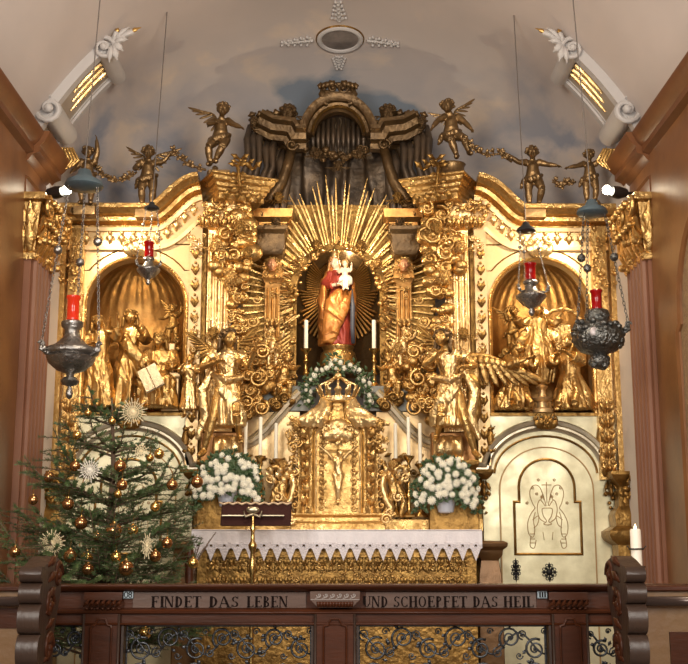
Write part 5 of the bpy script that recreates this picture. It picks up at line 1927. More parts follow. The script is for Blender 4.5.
# crucifix on the door
m = MB(); zc = zt_(470)
m.box(-.012, 10.675, zt_(505), .012, 10.695, zt_(432)); m.box(-.11, 10.675, zt_(452), .11, 10.695, zt_(452) + .024)
cx_ = P('cross', m, GOLDD, dd)
J, me = body(.52, dict(elL=(.17, -.01, .88), wrL=(.28, 0, .97), elR=(-.17, -.01, .88), wrR=(-.28, 0, .97), hd=(.04, -.04, .885), knL=(.02, -.05, .28), knR=(-.01, -.05, .28), anL=(.01, 0, .06), anR=(-.01, 0, .05), pel=(.02, 0, .53)), False, (.4, -1, -.5), .2, 'short', None, vox=.006)
me.transform(Matrix.Translation(Vector((0, 10.655, zt_(504))) - wpos(TB)))
P('corpus', me, GOLDB, dd, local=True)
# side columns, consoles, stacked ornaments
for q in (-1, 1):
    for k, (xx, yy, r0) in enumerate(((.265, 10.68, .030), (.335, 10.72, .038))):
        m = MB(); m.lathe([(r0 * 1.5, zt_(513)), (r0 * 1.5, zt_(509)), (r0, zt_(506)), (r0, zt_(436)), (r0 * 1.5, zt_(430)), (r0 * 1.6, zt_(426))], (q * xx, yy, 0), 16, flute=.08, nfl=8)
        P('column', m, GOLD, TB, smooth=50)
    m = MB()
    for k in range(7):
        zz = zt_(505) + k * .10
        m.leaf((q * .30, 10.66, zz), (q * (.30 + .03 * (-1) ** k), 10.62, zz + .10), .03, .014, .02)
        m.scroll((q * (.395), 10.70, zz), .035, 1.5, .010, q, PI / 2, 6)
        m.ell((q * .30, 10.645, zz + .05), .018, 8, 6)
    P('carved_foliage', m, GOLD, TB, smooth=180)
    # S-shaped console foot with a volute
    m = MB()
    pts_ = [A(338 + q * dx, py, 10.72) for dx, py in ((47, 470), (44, 485), (47, 498), (53, 508), (52, 517), (46, 519))]
    m.loft(pts_, [.03, .035, .035, .04, .03, .02], 10)
    m.scroll(A(338 + q * 48, 519, 10.60), .045, 1.6, .014, q, 0, 8)
    P('console_foot', m, GOLDB, TB, smooth=180)
    m = MB(); scatter(m, min(q * .34, q * .45), max(q * .34, q * .45), zt_(455), zt_(418), 10.68, 22, .04, r_, .06)
    sc_ = P('shoulder_ornament', m, GOLD, TB, smooth=180)
    cherub(A(338 + q * 42, 425, 10.6), .042, GOLD, sc_, 1, False)
    # draped canopy cloth swung out to the side
    m = MB()
    for k in range(6):
        t = k / 5
        pts_ = [A(338 + q * (8 + 7 * t), 398, 10.74), A(338 + q * (9 + 12 * t), 408 + 1 * t, 10.68 - .02 * (k % 2)), A(338 + q * (13 + 22 * t), 419, 10.64 - .03 * (k % 2)), A(338 + q * (19 + 33 * t), 428 - 3 * t, 10.62)]
        m.loft(pts_, [(.02, .02), (.025, .028), (.03, .036), (.012, .018)], 8)
    P('canopy_drapery', remesh(m, .012, 2, .008, 14, .3, 2, org=wpos(TB)), GOLDB, TB, local=True)
m = MB()
n = 64
vs = []
pr = [(.13, 397), (.14, 404), (.165, 412), (.21, 420), (.27, 428), (.33, 434)]
for rr, py in pr:
    for j in range(n):
        th = 2 * PI * j / n
        f = 1 + .07 * math.cos(10 * th)
        vs.append((rr * f * math.cos(th), 10.86 + rr * .5 * f * math.sin(th), zt_(py)))
m.add(vs, [(i * n + j, i * n + (j + 1) % n, (i + 1) * n + (j + 1) % n, (i + 1) * n + j) for i in range(5) for j in range(n)] + [tuple(range(n))])
P('dome', m, GOLD, TB, smooth=180)
m = MB(); m.ell((0, 10.66, zt_(427)), (.12, .05, .075), 14, 10); acanthus(m, (0, 0, zt_(442)), .14, .28, 10.66, 7)
scatter(m, -.14, .14, zt_(442), zt_(424), 10.64, 24, .03, r_, .04)
P('cresting', m, GOLDB, TB, smooth=180)
m = MB(); cb_ = (0, 10.80, zt_(399))
m.lathe([(.155, -.02), (.17, 0), (.15, .02), (.165, .035)], cb_, 24, sy=.9)
for k in range(12):
    t = 2 * PI * k / 12
    a_ = Vector(cb_) + V(.16 * math.cos(t), .14 * math.sin(t), .03)
    m.leaf(a_, a_ + V(.05 * math.cos(t), .045 * math.sin(t), .11), .03, .012, 0, ref=(math.cos(t), math.sin(t), 0))
for k in range(8):
    t = 2 * PI * k / 8
    m.loft([Vector(cb_) + V(.14 * math.cos(t), .12 * math.sin(t), .05), Vector(cb_) + V(.165 * math.cos(t), .14 * math.sin(t), .15), Vector(cb_) + V(.03 * math.cos(t), .03 * math.sin(t), .22)], .011, 6)
m.ell(Vector(cb_) + V(0, 0, .235), .035, 10, 8)
m.box(-.006, cb_[1] - .006, cb_[2] + .25, .006, cb_[1] + .006, cb_[2] + .32); m.box(-.022, cb_[1] - .006, cb_[2] + .285, .022, cb_[1] + .006, cb_[2] + .297)
P('crown', m, GOLDB, TB, smooth=180)


# ================================================================= FLOWERS
def bouquet(c, rx, rz, n, label, vase=True, r=.038, ry=.16, seed=1, arch=False):
    t = T('flower_arrangement', label, 'flower arrangement', c)
    r_ = random.Random(seed)
    c = Vector(c)
    lf = MB()
    cent = c + V(0, 0, rz * .9)
    proto = []
    for pk in range(3):
        q = MB()
        for ring, (cnt, rad, ln, up) in enumerate(((13, .25, .80, .25), (11, .2, .65, .55), (8, .12, .42, .85))):
            for j in range(cnt):
                a = 2 * PI * j / cnt + ring * .3 + pk
                d = V(math.cos(a), 0, math.sin(a))
                p0 = d * r * rad + V(0, -r * up * .5, 0)
                q.leaf(p0, p0 + d * r * ln + V(0, -r * up * .35, 0), r * .15, r * .07, 0, seg=5, n=4)
        q.ell((0, -r * .4, 0), (r * .35, r * .3, r * .35), 8, 6)
        proto.append(q.mesh('bloom', 180))
    used = []
    if arch:
        spots = []
        for k in range(n):
            u = (k + .5) / n
            a = PI * (1.03 - 1.06 * u)
            for j in range(2):
                rr = r_.uniform(.80, 1.05)
                spots.append(V(rx * rr * math.cos(a), -r_.uniform(.02, .12), rz * rr * math.sin(a)))
        cent = c
    else:
        spots = []
        tr = 0
        while len(spots) < n and tr < 4000:
            tr += 1
            a = r_.uniform(-.25, PI + .25)
            q = r_.uniform(0, 1) ** .5
            p = V(rx * q * math.cos(a), 0, rz * q * math.sin(a))
            p.y = -ry * math.sqrt(max(0, 1 - q * q * .9)) - .02
            if all((p - o).length > r * 1.15 for o in spots): spots.append(p)
        cent = c + V(0, 0, rz * .38)
    for k, p in enumerate(spots):
        me = proto[k % 3]
        if not me.materials: me.materials.append(FLOW)
        o = bpy.data.objects.new('bloom', me)
        COL.objects.link(o); o.parent = t
        o.location = cent + p - c
        sz = r_.uniform(.75, 1.15)
        o.scale = (sz,) * 3
        o.rotation_euler = (r_.uniform(-.4, .2), r_.uniform(0, 6), math.atan2(p.x, .3) * .8)
    for k in range(int(n * (14 if not arch else 12))):
        if arch:
            s_ = r_.choice(spots) + V(r_.uniform(-.05, .05), .02, r_.uniform(-.05, .05))
        else:
            a = r_.uniform(-.4, PI + .4); q = r_.uniform(0, 1.1) ** .5
            s_ = V(rx * q * math.cos(a), -ry * .85 * math.sqrt(max(0, 1 - min(1, q * q))), rz * q * math.sin(a))
        p = cent + s_
        a = r_.uniform(0, 2 * PI)
        lf.leaf(p, p + V(.055 * math.cos(a), -.03, .055 * math.sin(a)), .014, .003, .01, seg=5, n=5)
    P('leaves', lf, LEAFG, t, smooth=180)
    if vase:
        m = MB(); m.lathe([(.05, 0), (.07, .01), (.085, .09), (.09, .14), (.08, .15)], c, 18)
        P('vase', m, VASE, t)
        m = MB()
        for k in range(8):
            a = r_.uniform(0, 6.28)
            m.loft([c + V(0, 0, .12), cent + V(rx * .5 * math.cos(a), -.05, rz * .4 * math.sin(a))], .004, 5)
        P('stems', m, LEAFG, t)
    return t


bouquet(A(227, 507, 10.66), .31, .35, 46, 'white chrysanthemum arrangement at the tree end of the altar, above the missal', seed=4)
bouquet(A(446, 513, 10.66), .29, .36, 46, 'white chrysanthemum arrangement in a pale vase, at the far end from the tree', seed=6)
bouquet(A(338, 402, 11.2), .34, .40, 22, 'arched garland of small white flowers around the tabernacle crown', False, .026, seed=9, arch=True)


# ================================================================= CANDLES
def candlestick(px, ytop, ymid, ybase, Y, label, tall=True, rC=.017, grp=None):
    zt1, zm, zb1 = A(px, ytop, Y).z, A(px, ymid, Y).z, A(px, ybase, Y).z
    x = A(px, (ytop + ymid) / 2, Y).x
    t = T('candlestick', label[0], 'candlestick', (x, Y, zb1), grp)
    h = zm - zb1
    m = MB()
    pr = [(.065, 0), (.07, .012), (.05, .03), (.022, .06), (.018, h * .30), (.034, h * .36), (.016, h * .42), (.014, h * .62), (.03, h * .68), (.014, h * .74), (.014, h * .88), (.03, h * .93), (.05, h * .97), (.054, h)]
    m.lathe([(a, b + zb1) for a, b in pr], (x, Y, 0), 20)
    P('stem', m, BRASS, t, smooth=60)
    m = MB(); m.loft([(x, Y, zm), (x, Y, zm + .03)], [.02, .012], 8)
    P('pricket', m, BRASS, t)
    c = T('altar_candle', label[1], 'candle', (x, Y, zm + .002), grp and grp.replace('candlesticks', 'candles'))
    m = MB(); m.lathe([(rC, zm + .004), (rC, zt1 - .01), (rC * .85, zt1 - .002), (rC * .4, zt1)], (x, Y, 0), 14)
    P('wax', m, WAX, c)
    m = MB(); m.loft([(x, Y, zt1 - .003), (x + .002, Y, zt1 + .014)], .0022, 5)
    P('wick', m, BLACK, c)


GT = 'altar candlesticks'
for px, yt, ym, yb, Y, w_ in ((245.6, 422, 463, 517, 10.92, 'outermost, nearest the tree-side flowers'), (260.5, 417, 456, 517, 10.78, 'tallest, between its two neighbours on the tree side'), (276, 423, 463, 517, 10.92, 'innermost on the tree side, towards the tabernacle'),
                              (395.5, 423, 464, 517, 10.92, 'innermost on the side away from the tree, towards the tabernacle'), (408.5, 417, 456, 517, 10.78, 'tallest, middle one beside the vase flowers'), (420, 423, 464, 517, 10.92, 'outermost, next to the flowers in the pale vase')):
    candlestick(px, yt, ym, yb, Y, ('brass candlestick %s' % w_, 'slim ivory candle %s' % w_))
for px, w_ in ((306, 'on the tree side'), (374, 'on the long-winged angel\'s side')):
    candlestick(px, 320, 349, 388, 11.45, ('brass candlestick beside the madonna, %s' % w_, 'ivory candle beside the madonna, %s' % w_), rC=.020)
# candle-bearing grotesque brackets on the gradine
for s, w_ in ((-1, 'beside the dark red missal'), (1, 'beside the flowers in the vase')):
    b = A(338 + s * 52, 518, 10.78)
    t = T('carved_bracket_figure', 'carved bracket figure with scrolled legs next to the tabernacle, %s' % w_, 'carved bracket', b)
    m = MB()
    K = lambda dx, py, dy=0: A(338 + s * dx, py, 10.74 + dy)
    m.loft([K(45, 517), K(50, 505), K(56, 492), K(54, 480), K(48, 470)], [.02, .035, .045, .045, .03], 10)
    m.loft([K(62, 517), K(66, 503), K(63, 492), K(58, 482)], [.02, .03, .035, .03], 10)
    m.loft([K(50, 475), K(62, 466), K(72, 470)], [.02, .025, .015], 8)
    m.loft([K(50, 475), K(46, 464), K(42, 460)], [.02, .022, .012], 8)
    P('scrolled_body', remesh(m, .009, 2, .006, 20, .4, 2, org=b), GOLD, t, local=True)
    m = MB(); m.scroll(K(68, 478, -.05), .045, 1.6, .012, s, 0, 8); m.scroll(K(52, 512, -.06), .04, 1.6, .011, -s, 0, 8); m.scroll(K(60, 497, -.07), .04, 1.5, .011, s, 2, 8)
    for k in range(8):
        p = K(46 + 3.2 * k, 474 + 5 * (k % 3), -.05); m.leaf(p, p + V(s * .03, -.03, .06), .02, .01, .01)
    P('scrolls', m, GOLDB, t, smooth=180)
    cherub(K(55, 466, -.02), .045, GOLD, t, 1, False)
    m = MB(); m.lathe([(.03, 0), (.05, .02), (.055, .03)], K(60, 462), 14); P('dish', m, GOLD, t)

# ================================================================= MISSAL STAND
YM = 9.5
b = A(253, 520, YM)
MS = T('missal_stand', 'slender brass lectern pole with clawed bracket, standing before the altar', 'lectern', (b.x, YM, .30))
m = MB(); zz = lambda py: A(253, py, YM).z
pr = [(.16, .30), (.17, .33), (.12, .37), (.05, .43), (.02, .55), (.02, zz(575)), (.034, zz(570)), (.022, zz(562)), (.018, zz(552)), (.032, zz(548)), (.036, zz(545)), (.018, zz(541)), (.016, zz(532)), (.026, zz(528)), (.014, zz(524)), (.012, zz(512))]
m.lathe(pr, (b.x, YM, 0), 18)
P('pole', m, BRASS, MS, smooth=60)
m = MB()
m.ell((b.x, YM - .03, zz(510)), (.055, .015, .028), 12, 8)
for q in (-1, 1):
    m.loft([(b.x, YM - .02, zz(514)), (b.x + q * .06, YM - .04, zz(517)), (b.x + q * .075, YM - .04, zz(511))], [.012, .012, .005], 8)
m.box(b.x - .25, YM - .01, zz(516), b.x + .25, YM + .03, zz(515))
P('bracket', m, M('dull_silver_gilt', (.45, .38, .26), .3, .9), MS, smooth=60)
ML = T('missal_cushion', 'dark red velvet missal rest with scalloped gold upper trim', 'book rest', (b.x, YM + .05, zz(525)))
xa, xb = A(218, 512, YM).x, A(291, 512, YM).x
m = MB()
poly = []
pts_b = [(YM - .01, zz(526)), (YM + .02, zz(526)), (YM + .15, zz(502)), (YM + .10, zz(501))]
m.prism(pts_b, xa + .02, xb - .0, 'x')
P('velvet_body', m, VELV, ML, bevel=.01)
m = MB()
for i in range(8):
    x_ = xa + (xb - xa) * (i + .5) / 8
    w_ = (xb - xa) / 16
    m.loft([(x_ - w_, YM + .09, zz(502)), (x_, YM + .08, zz(503.8)), (x_ + w_, YM + .09, zz(502))], [.008, .010, .008], 6)
P('gold_trim', m, M('cream_gold_fringe', (.70, .52, .34), .5, .2), ML, smooth=180)
# ================================================================= HANGING SANCTUARY LAMPS
def chain(mb, a, b, r=.011, sag=0):
    a, b = Vector(a), Vector(b)
    L = (b - a).length
    n = max(3, int(L / (r * 3.0)))
    d = (b - a).normalized()
    for k in range(n):
        p = a.lerp(b, (k + .5) / n)
        u = d.orthogonal().normalized()
        v = d.cross(u)
        if k % 2: u, v = v, u
        mb.loft([p + d * (r * 1.9 * math.cos(t)) + u * (r * math.sin(t)) for t in [2 * PI * i / 8 for i in range(8)]], r * .32, 4, closed=True)


def sanctuary_lamp(label, px, py_body, Y, R, prof, mat, glass, gw, gh, crown_px, crown_py, balls, wire_px, wire_py, lit=False, embossed=False, capmat=None, capR=.12):
    c = A(px, py_body, Y)
    t = T('sanctuary_lamp', label, 'hanging lamp', c)
    m = MB()
    m.lathe([(r * R, z * R) for r, z in prof], c, 32, flute=.02 if embossed else 0, nfl=12)
    bowl = P('bowl', m, mat, t, smooth=60)
    r_ = random.Random(int(px))
    if embossed:
        m = MB()
        for k in range(70):
            a = r_.uniform(0, 2 * PI); z = r_.uniform(-.45, .5)
            rr = R * .93 * math.sqrt(max(.1, 1 - (z / .85) ** 2))
            m.ell(c + V(rr * math.cos(a), rr * math.sin(a), z * R), (R * .14, R * .14, R * .10), 7, 5)
        for k in range(26):
            a = r_.uniform(0, 2 * PI)
            m.ell(c + V(R * .32 * math.cos(a), R * .32 * math.sin(a), -R * r_.uniform(.85, 1.2)), R * .13, 7, 5)
            m.ell(c + V(R * .40 * math.cos(a), R * .40 * math.sin(a), R * r_.uniform(.6, .95)), R * .12, 7, 5)
        P('embossed_relief', m, mat, t, smooth=180)
        m = MB(); m.ell(c + V(-R * .35, -R * .88, 0), (R * .16, R * .06, R * .19), 12, 8); P('medallion', m, M('pale_enamel_plaque', (.45, .40, .40), .4, .3), t)
    # scrolled arms that take the chains
    ends = []
    for k in range(3):
        a = -PI / 2 + (-.9 + k * 2 * PI / 3)
        q = MB()
        e = V(R * 1.18, 0, R * .35)
        q.loft([V(R * .6, 0, R * .1), V(R * .95, 0, R * .05), V(R * 1.2, 0, R * .18), e], [R * .09, R * .08, R * .07, R * .05], 8)
        q.scroll(e + V(-R * .02, 0, R * .02), R * .12, 1.3, R * .045, 1, 0, 6)
        q.ell(e + V(-.1 * R, 0, -.15 * R), R * .13, 8, 6)
        X_ = Matrix.Translation(c) @ Matrix.Rotation(a, 4, 'Z')
        m = MB(); m.merge(q, X_)
        P('arm', m, mat, t, smooth=180)
        ends.append(X_ @ e)
    # glass
    ztop_ = c.z + prof[-1][1] * R
    m = MB(); m.lathe([(gw * .85, ztop_ - .005), (gw, ztop_ + gh * .06), (gw * .93, ztop_ + gh * .12), (gw * .95, ztop_ + gh * .85), (gw * 1.12, ztop_ + gh * .9), (gw * 1.1, ztop_ + gh), (gw * .85, ztop_ + gh), (gw * .8, ztop_ + gh * .9)], (c.x, c.y, 0), 20)
    P('glass_cylinder', m, glass, t, smooth=60)
    # ceiling cap, chains, weights and the long wire
    cc = A(crown_px, crown_py, Y)
    m = MB()
    m.lathe([(.02, capR * .9), (capR * .3, capR * .85), (capR * .45, capR * .5), (capR * .9, capR * .25), (capR, 0), (capR * .9, -capR * .12), (capR * .3, -capR * .2), (.01, -capR * .25)][::-1], cc, 22)
    P('hanger_cap', m, capmat or mat, t, smooth=60)
    m = MB()
    hooks = [cc + V(capR * .8 * math.cos(a), capR * .8 * math.sin(a), -.01) for a in (-PI / 2 - .9, -PI / 2 - .9 + 2 * PI / 3, -PI / 2 - .9 + 4 * PI / 3)]
    for k in range(3):
        m = MB(); chain(m, hooks[k], ends[k], .010 if R > .15 else .007); P('chain', m, mat, t, smooth=180)
        f = balls[k]
        m = MB(); p = hooks[k].lerp(ends[k], f)
        m.ell(p, R * .17 if R > .15 else R * .13, 12, 8); P('chain_ball', m, mat, t, smooth=180)
    m = MB()
    top = A(wire_px, wire_py, Y)
    dirn = (top - (cc + V(0, 0, capR * .8)))
    top2 = cc + V(0, 0, capR * .8) + dirn * 1.02
    while top2.z < VC + math.sqrt(max(.1, (VR * vsec(Y)) ** 2 - top2.x ** 2)) - .01 and dirn.length > 0:
        top2 += dirn.normalized() * .02
    m.loft([cc + V(0, 0, capR * .8), top2], .005, 6)
    P('wire', m, M('dark_wire', (.12, .10, .09), .6), t)
    return t


URN = [(.02, -1.55), (.10, -1.50), (.14, -1.35), (.10, -1.2), (.07, -1.1), (.26, -1.02), (.34, -.90), (.26, -.78), (.13, -.72), (.16, -.62), (.50, -.50), (.80, -.25), (.90, -.02), (.84, .05), (.98, .10), (1.0, .2), (.96, .30), (.60, .45), (.42, .62), (.30, .75), (.26, 1.0), (.40, 1.15), (.40, 1.30), (.28, 1.36)]
sanctuary_lamp('large tarnished silver urn lamp with lit red glass, hanging over the Christmas tree', 71, 357, 8.6, .205, URN, SILV, REDLIT, .048, .19, 84, 186, (.42, .36, .44), 100, 0, True, capmat=BLUEG, capR=.15)
BUN = [(.03, -1.3), (.22, -1.26), (.40, -1.10), (.42, -.95), (.30, -.82), (.34, -.72), (.70, -.60), (.95, -.30), (1.0, .0), (.90, .30), (.60, .52), (.45, .62), (.50, .80), (.42, 1.0), (.28, 1.05)]
sanctuary_lamp('dark embossed silver lamp with a red glass, hanging near the uncovered niche', 598, 336, 8.6, .195, BUN, SILVD, RED, .042, .15, 592, 213, (.42, .40, .44), 573, 0, embossed=True, capmat=BLUEG, capR=.12)
SML = [(.02, -1.5), (.14, -1.4), (.22, -1.2), (.14, -1.05), (.2, -.95), (.55, -.75), (.95, -.3), (1.0, -.12), (.85, 0), (.55, .12), (.42, .35), (.34, .6), (.5, .72), (.48, .85), (.35, .95)]
sanctuary_lamp('small silver lamp with unlit red glass, hanging before the reading figures niche', 148.5, 268, 10.0, .105, SML, SILV, RED, .043, .14, 152, 209, (.3, .3, .3), 168, 0, capmat=IRON, capR=.07)
sanctuary_lamp('small bright silver lamp with red glass, hanging before the open-armed figure', 531, 294, 10.0, .135, SML, SILV, RED, .050, .15, 526, 231, (.3, .3, .3), 513, 0, embossed=False, capmat=IRON, capR=.09)

# spot lamps at the corners
for s, px, lab in ((-1, 67, 'bare glowing spot lamp at the cornice corner, tree side'), (1, 607, 'bare glowing spot lamp at the cornice corner, wall candle side')):
    c = A(px, 190, 10.05)
    t = T('spot_lamp', lab, 'spot lamp', c, 'corner spot lamps')
    m = MB(); m.ell(c, .042, 16, 12); P('bulb', m, BULB, t, smooth=180)
    m = MB(); m.loft([c + V(s * .04, .03, 0), c + V(s * .12, .08, .0), c + V(s * .2, .12, .01)], [.05, .06, .04], 12)
    P('housing', m, IRON, t, smooth=60)
    m = MB(); m.loft([c + V(s * .16, .1, 0), c + V(s * .30, .14, .02)], .012, 6); P('bracket', m, IRON, t)

# ================================================================= CHRISTMAS TREE
YTr = 8.7
tb = A(106, 560, YTr)
TR = T('christmas_tree', 'sparse green Christmas tree hung with balls and straw stars', 'christmas tree', (tb.x, YTr, .3))
top = A(112, 398, YTr)
m = MB()
tp = [V(tb.x - .02, YTr, .3), V(tb.x, YTr, 1.0), V(tb.x + .01, YTr, 1.6), V(tb.x + .03, YTr, 2.2), V(top.x, YTr, top.z)]
m.loft(tp, [.05, .042, .032, .02, .006], 10)
P('trunk', m, BARK, TR)
m = MB(); m.lathe([(.17, .30), (.19, .34), (.15, .48), (.10, .50)], (tb.x - .02, YTr, 0), 20); P('stand', m, IRON, TR)
rt_ = random.Random(21)
wood = MB(); nd = MB(); nd2 = MB()
TIPS = []


def needles(mb, a, b, ln, dens=190):
    d = b - a
    L = d.length
    d.normalize()
    n = int(L * dens)
    u0 = d.orthogonal().normalized()
    v0 = d.cross(u0)
    for k in range(n):
        p = a + (b - a) * rt_.random()
        t = rt_.uniform(0, 2 * PI)
        o = u0 * math.cos(t) + v0 * math.sin(t) + V(0, 0, .25)
        q = p + (o * .85 + d * .65).normalized() * ln * rt_.uniform(.7, 1.1)
        w_ = d.cross(o).normalized() * .0026
        i = len(mb.v)
        mb.v += [tuple(p - w_), tuple(p + w_), tuple(q + w_ * .5), tuple(q - w_ * .5)]
        mb.f.append((i, i + 1, i + 2, i + 3))


def trunk_at(z):
    for i in range(4):
        if tp[i].z <= z <= tp[i + 1].z:
            return tp[i].lerp(tp[i + 1], (z - tp[i].z) / (tp[i + 1].z - tp[i].z))
    return tp[-1]


z = .85
lv = 0
ztop_t = top.z
while z < ztop_t - .05:
    k = (ztop_t - z) / (ztop_t - .85)
    nb = 9 if k > .3 else 7
    R0 = .17 + .80 * k ** .85
    for j in range(nb):
        a = 2 * PI * (j + .5 * (lv % 2)) / nb + rt_.uniform(-.3, .3)
        L = R0 * rt_.uniform(.55, 1.2)
        if math.cos(a) > .3: L *= .86
        b0 = trunk_at(z + rt_.uniform(-.03, .03))
        d = V(math.cos(a), math.sin(a), 0)
        rise = .5 + .9 * (1 - k) + rt_.uniform(-.2, .5)
        pts_ = [b0, b0 + d * L * .4 + V(0, 0, L * .12), b0 + d * L * .75 + V(0, 0, L * (.10 + .12 * rise)), b0 + d * L + V(0, 0, L * (.12 + .38 * rise))]
        wood.loft(pts_, [.011, .008, .006, .003], 5)
        TIPS.append(pts_[-1])
        tgt = nd if rt_.random() < .6 else nd2
        for q in range(3):
            needles(tgt, pts_[q].lerp(pts_[q + 1], .35 if q == 0 else 0), pts_[q + 1], .030, 330)
        nt2 = int(4 + L * 14)
        for q in range(nt2):
            f = .25 + .72 * q / nt2
            i_ = min(2, int(f * 3)); p = pts_[i_].lerp(pts_[i_ + 1], f * 3 - i_)
            sd = 1 if q % 2 else -1
            sdv = V(-d.y, d.x, 0) * sd
            l2 = L * .45 * (1.15 - f) + .07
            e = p + (d * .75 + sdv * .75 + V(0, 0, rt_.uniform(-.15, .35))).normalized() * l2
            wood.loft([p, e], [.004, .002], 4)
            needles(tgt, p, e, .027, 330)
    z += .115 + .085 * (1 - k) + (.05 if k < .35 else 0)
    lv += 1
needles(nd2, trunk_at(ztop_t - .28), top, .022, 260)
P('branches', wood, BARK, TR, smooth=180)
P('needles', nd, NEED, TR, smooth=0)
P('fresh_needles', nd2, NEEDL, TR, smooth=0)
# glass balls
BL = [(75, 466, 5, 'c', 'copper ball on the upper outer branch, below the big silver lamp'), (49, 477, 5, 'c', 'copper ball at the outermost upper branch tip'), (33, 500, 4.5, 'c', 'lone copper ball hanging far out over the pink pilaster'),
      (68, 504, 5.5, 'c', 'copper ball midway out on the wall side of the tree'), (81, 523, 6, 'c', 'copper ball beside the trunk, just above the round straw star'), (114, 531, 7.5, 'c', 'largest copper ball, low in the middle by the trunk'),
      (133, 530, 5, 'g', 'golden ball immediately beside the largest copper ball'), (122, 485, 5, 'c', 'copper ball in the very middle of the tree'), (120, 466, 5.5, 'c', 'copper ball hanging right under the small straw star'),
      (118, 494, 3.8, 'g', 'small golden ball below the middle copper ball'), (172, 485, 5, 'c', 'copper ball out on a branch against the arched door moulding'), (197, 482, 5.5, 'c', 'copper ball at the branch tip touching the white flowers'),
      (150, 458, 3.6, 'g', 'smaller of the two golden balls before the pale door panel'), (159, 454, 4.6, 'g', 'larger of the two golden balls before the pale door panel'), (155, 507, 4.5, 'g', 'golden ball out on the door side below the panel frame'),
      (97, 536, 4, 'c', 'small copper ball close beside the trunk base'), (15, 552, 5, 'c', 'copper ball low by the carved bench end'), (87, 557, 5.5, 'g', 'bright golden ball below the trunk side star'),
      (88, 569, 5.5, 'c', 'copper ball lowest near the rail, under a golden one'), (116, 557, 5, 'g', 'golden ball low behind the rail, in the middle'), (126, 568, 7, 'c', 'big dark copper ball just above the rail'),
      (155, 556, 5.5, 'c', 'copper ball low on the door side near the pale straw star'), (167, 543, 5, 'c', 'dark copper ball on the low door side branch'), (193, 563, 5, 'g', 'golden ball at the lowest branch tip beside the lace cloth'),
      (70, 556, 6, 'c', 'copper ball next to the round straw star, towards the middle'), (77, 435, 4, 'g', 'golden ball on the topmost outer branch by the lamp stem'), (88, 413, 3.2, 'g', 'tiny golden ball high up on the crown'),
      (112, 421, 3.4, 'g', 'tiny golden ball high beside the leading shoot'), (100, 640, 5, 'c', 'copper ball showing through the iron grille near the bench end'), (145, 633, 5.5, 'g', 'shiny golden ball seen through the iron grille')]
for px, py, r_, k, lab in BL:
    Yb = YTr - .52 - .1 * math.sin(px)
    c = A(px, py, Yb)
    rr = r_ * .0078
    t = T('tree_ball', lab, 'christmas ball', c, 'glass balls on the tree')
    m = MB(); m.ell(c, rr, 18, 12); P('glass', m, COPPER if k == 'c' else GBALL, t, smooth=180)
    m = MB(); m.lathe([(rr * .22, rr * .93), (rr * .24, rr * 1.18), (rr * .1, rr * 1.22)], c, 8)
    m.loft([c + V(0, 0, rr * 1.2), c + V(0, .02, rr * 1.2 + .05)], .0015, 4)
    P('cap', m, BRASS, t)
for px, py, r_, n, mt, lab in ((133, 412, 14, 26, STRAW, 'bursting straw star at the tree top'), (141, 451, 8, 14, STRAW, 'small faint straw star under the top star'), (90, 470, 12, 22, STRAWW, 'white straw star in the upper middle, beside a copper ball'),
                               (52, 543, 12.5, 34, STRAW, 'round dense straw star low on the wall side'), (147, 546, 10, 16, STRAW, 'elongated pale straw ornament low on the door side')):
    c = A(px, py, YTr - .62)
    R_s = r_ * .0073
    t = T('straw_star', lab, 'straw star', c)
    m = MB()
    for k in range(n):
        a = 2 * PI * k / n
        d = V(math.cos(a) * (.6 if px == 147 else 1), .10 * math.sin(k * 2.4), math.sin(a) * (1.3 if px == 147 else 1))
        m.loft([c + d * R_s * .08, c + d * R_s * (1 if k % 2 else .78)], [.0022, .0030], 4)
    P('rays', m, mt, t, smooth=0)
    m = MB(); m.ell(c, (R_s * .14, R_s * .10, R_s * .14), 10, 6)
    for q in (.4, .65):
        m.loft([c + V(R_s * q * math.cos(a) * (.6 if px == 147 else 1), -.004, R_s * q * math.sin(a) * (1.3 if px == 147 else 1)) for a in [2 * PI * i / 20 for i in range(20)]], .0018, 4, closed=True)
    P('binding', m, mt, t, smooth=180)
# dry twigs standing at the table's corner
b = A(190, 566, 8.9)
m = MB()
for (x1, y1) in ((202, 538), (216, 532), (208, 545), (196, 548)):
    p = A(x1, y1, 8.9); m.loft([b + V(0, 0, -.12), b.lerp(p, .4) + V(.01, 0, 0), p], [.006, .005, .003], 5)
    needles(m, b.lerp(p, .15), p, .014, 160)
one('loose_fir_twig', m, BARK, b, 'loose bare fir twigs sticking up in front of the lace cloth corner', 'twig', smooth=0)
b = A(193, 573, 8.8)
m = MB(); m.loft([A(190, 575, 8.8) + V(0, 0, -.2), A(189, 560, 8.8), A(190, 544, 8.8), A(192, 541, 8.8)], [(.025, .03), (.025, .03), (.022, .025), (.01, .015)], 10)
one('dark_wooden_finial', m, WOOD, b, 'dark wooden upright end knob between tree and altar cloth', 'finial')
